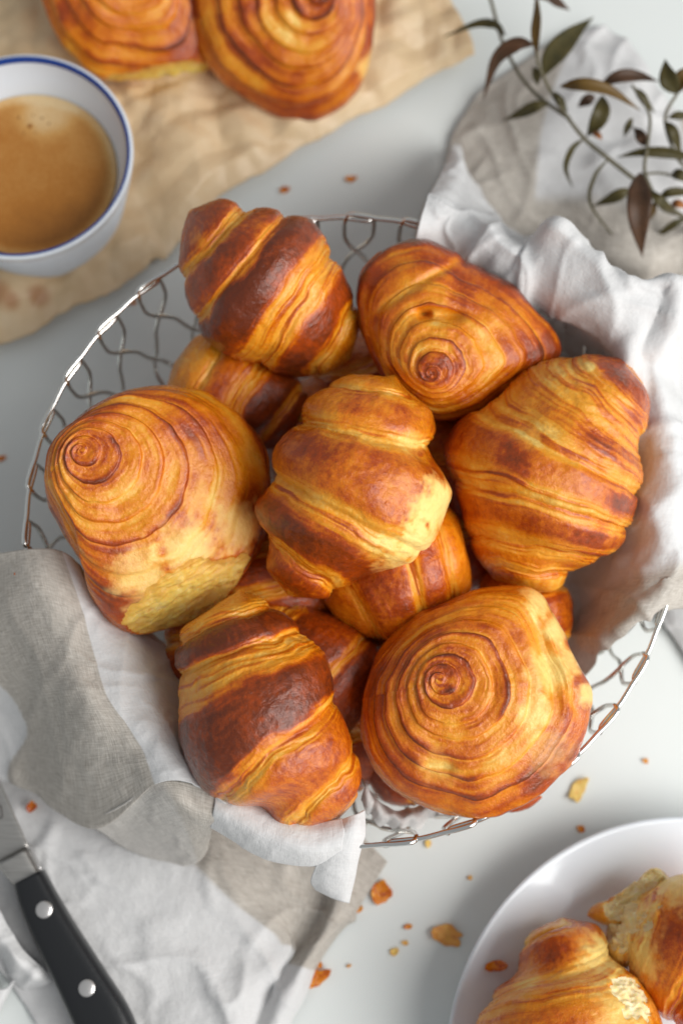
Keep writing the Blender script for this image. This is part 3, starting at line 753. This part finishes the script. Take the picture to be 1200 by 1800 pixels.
side('croissant', [(662, 652), (700, 657), (722, 690), (752, 712), (762, 765), (757, 800), (778, 838), (792, 862), (778, 900), (760, 950), (738, 985), (700, 994), (645, 1010), (600, 1038),
                   (548, 1060), (492, 1042), (468, 1008), (474, 962), (462, 930), (452, 890), (478, 852), (482, 800), (500, 770), (530, 738), (545, 700), (598, 664)],
     (700, 650), (505, 1062), .093,
     [(0, .42, 0, .25), (.10, .58, .10, .28), (.30, .66, .06, .16), (.59, .86, .42, .14), (.85, .70, .28, .1)], 2, (.085, -.045),
     'golden croissant on top in the middle of the pile, with pale seams', seed=7, zA=-10, zB=0,
     spots=[(765, 890, 56, -.5, .9), (740, 955, 50, -.5, .85), (690, 985, 40, -.3, .4), (720, 780, 30, -.25, .2), (640, 850, 60, -.02, 0), (520, 930, 46, .18, 0), (500, 1010, 30, .1, 0), (560, 800, 34, .18, 0), (650, 960, 30, -.25, .1)], amp=9)
# --- two more on the parchment
spiral('croissant', [(78, -60), (88, 30), (118, 88), (165, 128), (235, 142), (310, 150), (362, 132), (372, 60), (360, -60), (300, -170), (150, -170)], (235, -90), .034,
       [.5, .45, .40, .36, .42, .45, .5], 'blurred croissant on the brown parchment behind the coffee cup', group='croissants on the parchment', hel=1, N=8, Hf=.55, seed=8,
       cuts=[(240, 128, 0, .1, .9, .35, 10)], spots=[(110, 20, 40, .15, 0)], nu=220, nv=240)
spiral('croissant', [(333, -20), (342, 60), (372, 122), (430, 172), (500, 203), (572, 196), (622, 160), (650, 82), (658, 0), (640, -100), (560, -170), (430, -170), (360, -110)], (570, -8), .036,
       [.72, .55, .46, .42, .46, .50, .55], 'blurred croissant at the top edge with its swirl facing up, right one on the parchment', group='croissants on the parchment', hel=1, N=8, Hf=.6, seed=9,
       spots=[(570, 5, 55, .2, 0), (650, 110, 30, -.35, .5), (480, 180, 50, .12, 0)], nu=220, nv=240)

# ------------------------------------------------------------------ parchment
rows = []
top = [(-260, -420), (0, -430), (260, -430), (520, -400), (760, -300)]
low = [(-200, 640), (40, 596), (205, 512), (300, 442), (415, 332), (620, 218), (832, 98)]
lowc = catmull(np.array(low, float), 9); topc = catmull(np.array([(-260, -420), (0, -430), (260, -430), (520, -400), (735, -60)], float), 9)
for k in range(7):
    f = k / 6.0; L_ = []
    for j in range(9):
        p = lowc[j] * (1 - f) + topc[j] * f
        L_.append((p[0], p[1], .0022 + .004 * vn(np.array([j * 1.7]), k * 1.9, 0., 5)[0] * (1 if 0 < k < 6 else .6)))
    rows.append(L_)
V, F, u, s = sheet(rows, 200, 260, 0.0, 0.0, 4, 60)
q1 = V[:, 0] * 34; q2 = V[:, 1] * 34
wx = fbm(q1, q2, 0., 91, 2) * 2
rid = np.abs(2 * vn(q1 * 1.1 + wx, q2 * 1.1 + wx, 0., 92) - 1) + .5 * np.abs(2 * vn(q1 * 2.3 + wx, q2 * 2.3, 1., 93) - 1)
edgew = np.minimum(1, np.minimum(np.arange(200), 199 - np.arange(200))[:, None] / 10 + 0 * np.arange(260)).ravel()
fold = 0 * rid; rg_ = random.Random(5)
for i in range(11):
    th_ = rg_.uniform(0, math.pi); fr = rg_.uniform(14, 46)
    t_ = (V[:, 0] * math.cos(th_) + V[:, 1] * math.sin(th_)) * fr + rg_.uniform(0, 9) + .35 * (fbm(q1 * .5, q2 * .5, i * 3.0, 95, 2) - .5) * 4
    tri = np.abs(2 * (t_ - np.floor(t_)) - 1)
    wgt = sstep(.42, .70, vn(V[:, 0] * 16 + i * 5, V[:, 1] * 16, i * 2.0, 96))
    fold += np.minimum(tri, .55) * wgt * 14.0 / fr
V[:, 2] += (.0018 * rid + .0085 * fold) * (.35 + .65 * edgew) + .0006
# torn, slightly ragged lower edge
G = V.reshape(200, 260, 3); rag = (fbm(np.arange(260) / 16.0, 0., 0., 17, 4) - .5) * .010
for r_ in range(24): G[r_, :, 1] += rag * (1 - r_ / 24.0)
V = G.reshape(-1, 3)
me = mesh_np('parchment', V, F)
stain = np.zeros(len(V))
for (px, py, r_) in ((10, 535, .006), (76, 533, .005), (30, 545, .004)):
    c = unproj(px, py, .004); d = np.hypot(V[:, 0] - c[0], V[:, 1] - c[1]); stain = np.maximum(stain, .7 * (1 - sstep(.4, 1.3, d / r_)))
attr(me, 'stain', stain)
o = obj('parchment', me, PAPER)
mod = o.modifiers.new('thickness', 'SOLIDIFY'); mod.thickness = .0003
tag(o, 'crumpled brown baking parchment under the coffee cup at the upper left', 'paper')

# ------------------------------------------------------------------ coffee cup
CUPX, CUPY = -0.1320, 0.1562; CUPH = .055; CR = .0460
cup = empty('coffee_cup', (CUPX, CUPY, .004))
tag(cup, 'white porcelain cup with a blue rim line, filled with milky coffee', 'cup')
hh = CUPH - .004
outer = [(.000, .001), (.030, .000), (.0335, .001), (.0350, .004), (.0385, .018), (.0420, .033), (.0446, .043), (.0456, .0475), (.0461, .0485), (.0463, hh - .0006), (.0460, hh)]
inner = [(.0449, hh + .0002), (.0440, hh - .0005), (.0418, .0440), (.0374, .034), (.0335, .022), (.0290, .010), (.020, .0045), (.0, .004)]
def smooth_prof(p, n): return catmull(np.array(p, float), n)
V, F = lathe(np.vstack([smooth_prof(outer, 60), smooth_prof(inner, 50)]), 128)
obj('body', mesh_np('body', V, F), CHINA, cup)
V, F = lathe([(.0450, hh + .0002), (.0447, hh + .0007), (.0440, hh + .0003), (.0436, hh - .0008), (.0433, hh - .0019)] , 160)
obj('rim_line', mesh_np('rim_line', V, F), BLUE, cup)
# fine raised dots pressed into the outside
dots = []
oct_v = np.array([(1, 0, 0), (-1, 0, 0), (0, 1, 0), (0, -1, 0), (0, 0, 1), (0, 0, -1)], float)
oct_f = np.array([(0, 2, 4, 4), (2, 1, 4, 4), (1, 3, 4, 4), (3, 0, 4, 4), (2, 0, 5, 5), (1, 2, 5, 5), (3, 1, 5, 5), (0, 3, 5, 5)])
oct_f = oct_f[:, :3]
op = smooth_prof(outer, 200)
Vd, Fd = [], []
k = 0
for iz, z_ in enumerate(np.arange(.006, .0455, .00125)):
    r_ = np.interp(z_, op[40:, 1], op[40:, 0])
    for ia in range(190):
        a = (ia + .5 * (iz % 2)) * 2 * math.pi / 190
        Vd.append(oct_v * .00042 + np.array([r_ * math.cos(a), r_ * math.sin(a), z_])); Fd.append(oct_f + 6 * k); k += 1
tag(obj('raised_dots', mesh_np('raised_dots', np.vstack(Vd), np.vstack(Fd)), CHINA, cup), kind='stuff')
# coffee
zc = .0375 - .004
rc = np.interp(zc, [.022, .034, .0440], [.0335, .0374, .0418]) - .0002
rg = np.linspace(0.0002, rc, 60); ag = np.linspace(0, 2 * np.pi, 140, endpoint=False)
X = rg[:, None] * np.cos(ag); Y = rg[:, None] * np.sin(ag)
Zc = zc + .0006 * sstep(.93, 1, rg / rc)[:, None] + 0 * X
me = mesh_np('coffee', np.stack([X, Y, Zc], -1).reshape(-1, 3), grid_faces(60, 140, True)[:, ::-1])
foam_shade = .42 + .45 * (1 - sstep(.004, .017, np.hypot(X - .006, Y - .028))) + .22 * (fbm(X * 110, Y * 110, 0., 33, 4) - .5) + .42 * sstep(.84, .98, rg / rc)[:, None] - .10 * sstep(.2, .8, np.hypot(X, Y + .018) / rc * 1.0) * 0
foam_shade = foam_shade - .28 * sstep(0, 1, (-Y + .4 * X) / rc)  # cup wall's shadow painted into the coffee, darker towards the front right
foam_shade = foam_shade - .6 * np.exp(-(np.hypot(X + .001, Y - .0225) / .0010) ** 4)
attr(me, 'foam', np.clip(foam_shade, 0, 1)); attr(me, 'rimward', (rg / rc)[:, None] + 0 * X)
cf = obj('coffee', me, COFFEE); cf.location = (CUPX, CUPY, .004)
tag(cf, 'light brown coffee with foam filling the white cup', 'coffee')
for (bx, by, br) in ((-.001, .0225, .0009), (.004, .0262, .0005), (-.006, .0265, .0006), (.0015, .0195, .0004), (.007, .0235, .0005), (-.0035, .019, .0004), (.0, .0275, .0004)):
    a = np.linspace(0, 2 * np.pi, 14, endpoint=False); e = np.linspace(0, np.pi / 2, 5)
    V = np.stack([br * np.cos(e)[:, None] * np.cos(a), br * np.cos(e)[:, None] * np.sin(a), br * .5 * np.sin(e)[:, None] + 0 * a], -1) + np.array([bx, by, zc])
    o = obj('foam_bubble', mesh_np('foam_bubble', V.reshape(-1, 3), grid_faces(5, 14, True)), COFFEE, cf)

# ------------------------------------------------------------------ plate with torn pieces
pc = unproj(1220, 1884, .018)
PR = .094
plate = obj('plate', mesh_np('plate', *lathe(smooth_prof([(0, .002), (.045, .002), (.050, .000), (.054, .002), (.070, .0085), (.085, .0155), (.0925, .0195), (.0940, .0205), (.0942, .0213), (.0930, .0217),
        (.0900, .0206), (.0840, .0182), (.0740, .0140), (.0660, .0085), (.0590, .0058), (.050, .0048), (.0, .0046)], 120), 160)), CHINA)
plate.location = (pc[0], pc[1], 0)
tag(plate, 'white glossy plate with pieces of torn croissant in the lower right corner', 'plate')
G2 = 'torn croissant pieces on the plate'
side('croissant_piece', [(838, 1810), (868, 1745), (915, 1712), (925, 1650), (965, 1622), (1010, 1616), (1052, 1632), (1085, 1690), (1125, 1730), (1150, 1790), (1160, 1880), (1080, 1960), (960, 1970), (860, 1900)],
     (985, 1612), (1010, 1970), .036, [(0, .15, 0, .1), (.05, .62, .15, .35), (.30, .50, .35, .1), (.75, .5, .2, 0)], 2, (.10, .0),
     'front piece of torn croissant with an orange crust on the white plate', group=G2, seed=61, cuts=[(1075, 1690, 62, .6, -.5, .55, 20)], spots=[(985, 1675, 34, .18, 0), (1060, 1680, 44, -.5, .6), (1090, 1770, 60, -.25, .3), (960, 1780, 60, .1, 0), (930, 1725, 30, -.2, .1)], amp=9, nu=220, nv=260)
side('croissant_piece', [(1062, 1620), (1090, 1590), (1140, 1570), (1200, 1545), (1290, 1550), (1340, 1650), (1320, 1780), (1240, 1830), (1170, 1790), (1110, 1720), (1070, 1670)],
     (1060, 1610), (1330, 1790), .036, [(0, .1, 0, .3), (.18, .6, .35, .2), (.55, .66, .2, .1), (.8, .6, .2, 0)], 1, (.1, .05),
     'torn croissant piece at the right photo edge, behind the front piece on the plate', group=G2, seed=62, cuts=[(1112, 1632, 44, -.75, -.45, .48, 30)], spots=[(1095, 1610, 70, -.6, .8), (1180, 1650, 40, .1, 0), (1120, 1690, 40, -.3, .5), (1200, 1560, 50, -.4, .6)], amp=9, nu=220, nv=260)
side('croissant_piece', [(1030, 1608), (1050, 1588), (1090, 1572), (1120, 1548), (1150, 1528), (1175, 1540), (1180, 1580), (1150, 1600), (1100, 1618), (1060, 1626)],
     (1030, 1606), (1185, 1545), .030, [(0, .15, 0, .2), (.4, .0, .2, .2), (.7, .05, .2, 0)], 1, (.1, .05),
     'pale fluffy torn wing of croissant dough behind the other pieces on the plate', group=G2, seed=63, cuts=[(1105, 1575, 10, 0, -.15, 1, 30)], spots=[(1130, 1565, 60, -.4, .7), (1045, 1602, 22, .2, 0)], amp=3, nu=140, nv=160)

# ------------------------------------------------------------------ flakes and crumbs
def flake(px, py, z, w, h, rot, bake, label, seed, curl=.25, crumb=0.0):
    n1, n2 = 14, 14
    u_ = np.linspace(-1, 1, n1)[:, None]; a = np.linspace(0, 2 * np.pi, n2 * 2, endpoint=False)[None, :]
    r_ = np.linspace(0.02, 1, n1)[:, None]
    R_ = .82 + .42 * (fbm(np.cos(a) * 1.2, np.sin(a) * 1.2, 0., seed, 3) - .5) * 2
    x = r_ * R_ * np.cos(a) * w / 2; y = r_ * R_ * np.sin(a) * h / 2
    zc_ = curl * (x ** 2 / max(w, 1) * 2.2 + .5 * y * x / max(w, 1)) + (fbm(x / 6, y / 6, 0., seed + 4, 2) - .5) * 3
    zc_ = zc_ - zc_.min()
    c = unproj(px, py, z); k = mpp(c)
    V = np.stack([x * k, y * k, zc_ * k + .0004], -1).reshape(-1, 3)
    me = mesh_np('pastry_crumb', V, grid_faces(n1, n2 * 2, True))
    attr(me, 'bake', np.clip(bake + (fbm(x / 7, y / 7, 0., seed + 8, 3) - .5) * .8, 0, 1)); attr(me, 'crumb', np.full(len(V), crumb))
    o = obj('pastry_crumb', me, CRUST); o.location = c; o.rotation_euler = (0, 0, rot)
    m_ = o.modifiers.new('thickness', 'SOLIDIFY'); m_.thickness = .0005
    tag(o, label, 'crumb', 'pastry crumbs')
FL = [
 (668, 1568, .0005, 46, 38, .5, .45, 'large orange pastry flake on the table right of the folded white hem', 0),
 (788, 1644, .0005, 66, 40, -.3, .35, 'large curled pale and orange flake on the table left of the plate', .2),
 (556, 1722, .0005, 54, 36, .6, .45, 'large flat orange flake at the corner of the grey striped napkin', 0),
 (512, 1720, .006, 18, 22, 1.2, .5, 'small orange flake on the white napkin hem beside the large napkin-corner flake', 0),
 (561, 1696, .0005, 12, 16, .3, .55, 'tiny brown crumb just above the large napkin-corner flake', 0),
 (630, 1598, .0005, 17, 12, .6, .35, 'small golden crumb just below the large orange flake near the hem', 0),
 (718, 1629, .0005, 18, 14, .1, .5, 'small orange crumb left of the large curled flake', 0),
 (692, 1673, .0005, 18, 15, .2, .1, 'pale yellow crumb below and left of the curled flake', .3),
 (711, 1657, .0005, 12, 9, .2, .15, 'tiny pale crumb right above the pale yellow crumb', .2),
 (613, 1698, .0005, 8, 7, .2, .2, 'tiny pale crumb right of the large napkin-corner flake', .2),
 (1016, 1389, .0005, 54, 30, .9, .05, 'pale yellow curled flake on the table right of the lower right spiral', .4),
 (1020, 1457, .0005, 14, 14, .2, .3, 'tiny golden crumb between the plate and the pale yellow flake', 0),
 (1133, 1338, .0005, 11, 11, .2, .4, 'lone tiny crumb on the table far right, outside the rim', 0),
 (826, 1543, .0005, 9, 9, .2, .2, 'faint tiny crumb between the basket and the plate', .1),
 (753, 1482, .0005, 12, 20, .2, .05, 'faint pale crumb right under the front rim wire', .2),
 (57, 1418, .009, 18, 26, -.3, .6, 'brown crumb between the knife blade and the grey cloth', 0),
 (313, 1469, .050, 13, 8, .2, .55, 'tiny orange crumb on the folded beige cloth panel', 0),
 (289, 1583, .008, 14, 12, .2, .55, 'tiny orange crumb on the white cloth right of the knife handle', 0),
 (447, 1680, .008, 9, 7, .2, .4, 'tiny crumb near the grey stripe corner on the white cloth', 0),
 (487, 1462, .0805, 9, 9, .2, .55, 'tiny crumb on the white rolled hem under the dark banded croissant', 0),
 (486, 1475, .0806, 7, 7, .2, .5, 'lower tiny crumb on the white rolled hem', 0),
 (30, 1008, .0785, 8, 12, .2, .5, 'tiny crumb on the grey cloth fold at the left rim', 0),
 (616, 315, .0005, 22, 14, .2, .45, 'blurred brown crumb behind the basket, left of the cloth', 0),
 (500, 333, .0005, 18, 16, .2, .5, 'blurred brown crumb behind the dark banded upper left croissant', 0),
 (234, 531, .0005, 14, 12, .2, .45, 'small crumb on the table seen just outside the upper left rim', 0),
 (2, 806, .0005, 18, 10, .2, .5, 'brown crumb on the table at the left photo edge', 0),
 (872, 1699, .020, 44, 24, .1, .5, 'orange flake lying on the rim of the white plate', 0),
 (1170, 822, .078, 9, 8, .2, .4, 'topmost tiny crumb on the white cloth at the right rim', 0),
 (1163, 852, .074, 9, 9, .2, .45, 'lower tiny crumb on the white cloth at the right rim', 0),
]
for i, (px, py, z_, w_, h_, r_, b_, lab, cr) in enumerate(FL): flake(px, py, z_, w_, h_, r_, b_, lab, 200 + i, .35, cr)

# ------------------------------------------------------------------ knife
def at(px, py, z): return unproj(px, py, z)
knife = empty('bread_knife', tuple(at(78, 1600, .012)))
tag(knife, 'knife with a black riveted handle and steel blade lying on the white napkin', 'knife')
KO = np.array(knife.location)
def slab(left, right, z0, z1, n, rnd, name, mat, parent=knife):
    """flat bar between two pixel edges, from height z0 to z1, rounded edges"""
    Lp = catmull(np.array(left, float), n); Rp = catmull(np.array(right, float), n)
    zt = (z0 + z1) / 2
    Lw = unproj(Lp[:, 0], Lp[:, 1], zt); Rw = unproj(Rp[:, 0], Rp[:, 1], zt)
    m = 28; a = np.linspace(0, 2 * np.pi, m, endpoint=False)
    c, s_ = np.cos(a), np.sin(a); e = 2 / rnd
    cx = np.sign(c) * np.abs(c) ** e; sy = np.sign(s_) * np.abs(s_) ** e
    mid = (Lw + Rw) / 2; hw = (Rw - Lw) / 2
    V = mid[:, None] + hw[:, None] * cx[None, :, None] + np.array([0, 0, 1.0]) * ((z1 - z0) / 2 * sy)[None, :, None]
    V = np.concatenate([mid[:1, None] + 0 * V[:1], V, mid[-1:, None] + 0 * V[:1]])
    return obj(name, mesh_np(name, V.reshape(-1, 3) - KO, grid_faces(n + 2, m, True)), mat, parent)
slab([(28, 1555), (40, 1600), (63, 1654), (85, 1700), (104, 1740), (131, 1800), (158, 1862), (190, 1930), (215, 1965)],
     [(78, 1529), (100, 1570), (131, 1622), (158, 1664), (185, 1706), (222, 1763), (245, 1815), (270, 1880), (262, 1940)], .008, .0215, 60, 3.6, 'handle', BLACK)
slab([(-2, 1522), (12, 1540), (29, 1558)], [(52, 1492), (64, 1514), (76, 1536)], .010, .0195, 12, 4.0, 'bolster', STEEL)
slab([(50, 1484), (60, 1506), (70, 1530)], [(54, 1483), (64, 1505), (74, 1528)], .0195, .0203, 10, 2.0, 'spine_glint', RIVET)  # thin bright strip added for the highlight along the bolster
slab([(-330, 1120), (-160, 1320), (-60, 1440), (-4, 1518)], [(-140, 1060), (-60, 1230), (0, 1372), (52, 1490)], .0125, .0145, 40, 5.0, 'blade', STEEL)
for (px, py) in ((78, 1599), (153, 1737)):
    c = at(px, py, .0212); R0 = 15.5 * mpp(c)
    V, F = lathe(smooth_prof([(0, .0012), (R0 * .5, .0010), (R0 * .85, .0006), (R0, -.0002), (R0, -.003)], 14), 32)
    o = obj('rivet', mesh_np('rivet', V + c - KO, F[:, ::-1]), RIVET, knife)
# faint engraved letter strokes at the edge of the blade
for (p0, p1) in (((-8, 1420), (2, 1416)), ((2, 1416), (5, 1436)), ((-6, 1440), (5, 1436))):
    a_, b_ = at(*p0, .0146), at(*p1, .0146)
    V, F = tube(np.array([a_ + (b_ - a_) * f for f in (0, .33, .66, 1)]), .00032, 6)
    obj('engraving', mesh_np('engraving', V - KO, F), ENGRAVE, knife)

# ------------------------------------------------------------------ leafy twig
twig = empty('leafy_twig', tuple(at(1021, 238, .02)))
tag(twig, 'dried twig of slender olive and brown leaves lying on the cloth at the upper right', 'twig')
TO = np.array(twig.location)
def stem(pts, r0, r1, name='stem'):
    P = catmull(unproj(*np.array(pts, float).T), 50)
    V, F = tube(P - TO, np.linspace(r0, r1, 50), 8)
    obj(name, mesh_np(name, V, F), TWIG, twig)
stem([(1250, 400, .020), (1200, 381, .024), (1147, 340, .030), (1105, 308, .034), (1060, 272, .036), (1021, 238, .036), (976, 175, .040), (948, 120, .046), (942, 90, .050)], .0012, .0007)
stem([(1000, 208, .036), (976, 192, .032), (944, 168, .030), (915, 135, .028), (890, 90, .028), (880, 66, .030), (862, 0, .030), (850, -40, .030)], .0009, .0008)
stem([(1147, 340, .030), (1132, 300, .036), (1137, 255, .040), (1140, 200, .042), (1110, 150, .042)], .0009, .0006)
stem([(1260, 300, .020), (1200, 290, .028), (1168, 213, .036), (1189, 164, .040), (1192, 150, .042)], .0009, .0006)
stem([(1150, 345, .030), (1165, 368, .026), (1195, 378, .022)], .0009, .0008)
stem([(1128, 306, .034), (1165, 305, .030), (1210, 320, .026)], .0006, .0006)
def leaf(pts, wpx, mat, name='leaf', fold=.35, roll=0.0):
    C = np.array(pts, float); P = catmull(unproj(*C.T), 22); n = len(P)
    T = np.gradient(P, axis=0); T /= np.linalg.norm(T, axis=1)[:, None]
    view = CAM - P; view /= np.linalg.norm(view, axis=1)[:, None]
    S_ = np.cross(T, view); S_ /= np.linalg.norm(S_, axis=1)[:, None] + 1e-9
    Nn = np.cross(S_, T)
    c, s_ = math.cos(roll), math.sin(roll)
    S2 = S_ * c + Nn * s_; N2 = Nn * c - S_ * s_
    t_ = np.linspace(0, 1, n); k = mpp(P[n // 2])
    w = wpx * .48 * k * np.clip(np.sin(np.pi * t_ ** .82), 0, 1) ** 1.15 + .00015
    j = np.linspace(-1, 1, 7)
    V = P[:, None] + S2[:, None] * (w[:, None] * j[None])[..., None] + N2[:, None] * (w[:, None] * fold * np.abs(j)[None] ** 1.3)[..., None]
    me = mesh_np(name, V.reshape(-1, 3) - TO, grid_faces(n, 7)); o = obj(name, me, mat, twig)
    m_ = o.modifiers.new('thickness', 'SOLIDIFY'); m_.thickness = .0004
LV = [
 ([(888, 62, .03), (868, 40, .038), (835, 40, .036), (780, 64, .028)], 24, LEAF_O, .9),
 ([(942, 95, .05), (942, 60, .056), (944, 25, .056), (942, -18, .05)], 19, LEAF_G, .5),
 ([(955, 134, .045), (970, 100, .042), (1002, 64, .036), (1042, 30, .028)], 40, LEAF_O, 0),
 ([(938, 78, .05), (905, 76, .050), (870, 105, .042), (848, 176, .026)], 30, LEAF_B, .5),
 ([(930, -6, .04), (960, -6, .04), (980, 6, .036), (1000, 18, .03)], 22, LEAF_B, .6),
 ([(984, 152, .044), (1020, 150, .052), (1070, 160, .050), (1124, 194, .040)], 26, LEAF_G, .5),
 ([(1055, 150, .040), (1085, 136, .044), (1120, 134, .042), (1156, 143, .036)], 24, LEAF_B, .3),
 ([(1058, 168, .040), (1056, 195, .042), (1045, 220, .038), (1030, 240, .030)], 32, LEAF_O, .2),
 ([(1045, 170, .034), (1030, 176, .034), (1015, 188, .030)], 20, LEAF_B, .2),
 ([(964, 182, .034), (940, 186, .034), (915, 198, .026), (884, 212, .016)], 22, LEAF_O, .4),
 ([(936, 118, .044), (942, 132, .040), (944, 150, .034)], 16, LEAF_O, .2),
 ([(1024, 244, .036), (1002, 262, .038), (992, 295, .030), (1004, 328, .018)], 16, LEAF_O, .9),
 ([(1070, 276, .036), (1042, 310, .036), (1036, 360, .026), (1088, 430, .012)], 12, LEAF_O, 1.1),
 ([(1110, 334, .030), (1090, 340, .030), (1070, 350, .026), (1040, 362, .018)], 22, LEAF_O, .3),
 ([(1124, 304, .040), (1122, 345, .050), (1122, 395, .046), (1128, 452, .030)], 44, LEAF_B, .15),
 ([(1220, 280, .032), (1180, 268, .038), (1130, 266, .038), (1084, 276, .032)], 22, LEAF_O, .5),
 ([(1114, 155, .040), (1125, 168, .040), (1135, 182, .038), (1150, 198, .032)], 16, LEAF_O, .4),
 ([(1190, 164, .040), (1178, 145, .046), (1171, 128, .048), (1168, 104, .048)], 34, LEAF_O, .2),
 ([(1190, 164, .040), (1196, 142, .046), (1210, 128, .048), (1230, 112, .048)], 30, LEAF_G, .2),
 ([(1131, 256, .036), (1128, 244, .040), (1122, 234, .040), (1112, 224, .038)], 20, LEAF_B, .2),
 ([(1166, 214, .036), (1180, 228, .038), (1188, 248, .034), (1196, 276, .026)], 18, LEAF_O, .3),
 ([(1180, 306, .030), (1195, 308, .034), (1210, 320, .030)], 20, LEAF_O, .2),
 ([(1158, 348, .028), (1175, 340, .032), (1200, 338, .030), (1230, 344, .026)], 18, LEAF_O, .4),
 ([(1142, 334, .032), (1155, 350, .034), (1170, 362, .030), (1185, 372, .024)], 18, LEAF_O, .3),
 ([(1152, 352, .028), (1145, 368, .026), (1136, 382, .020), (1128, 394, .014)], 16, LEAF_G, .4),
 ([(1205, 384, .024), (1185, 392, .024), (1165, 406, .018), (1143, 422, .010)], 15, LEAF_O, .5),
 ([(974, 162, .042), (982, 174, .042), (988, 184, .038), (996, 196, .034)], 13, LEAF_O, .5),
 ([(1110, 208, .038), (1104, 218, .038), (1100, 228, .034), (1096, 240, .030)], 14, LEAF_O, .5),
 ([(1210, 205, .034), (1190, 202, .036), (1172, 208, .034)], 16, LEAF_O, .4),
]
for (p_, w_, m_, r_) in LV: leaf(p_, w_, m_, 'leaf', .3, r_)
for (p_, w_) in (([(1042, 234, .036), (1050, 237, .040), (1057, 245, .038)], 10), ([(1180, 358, .026), (1192, 358, .030), (1204, 364, .026)], 14)):
    leaf(p_, w_, BUD, 'bud', .5, 0)
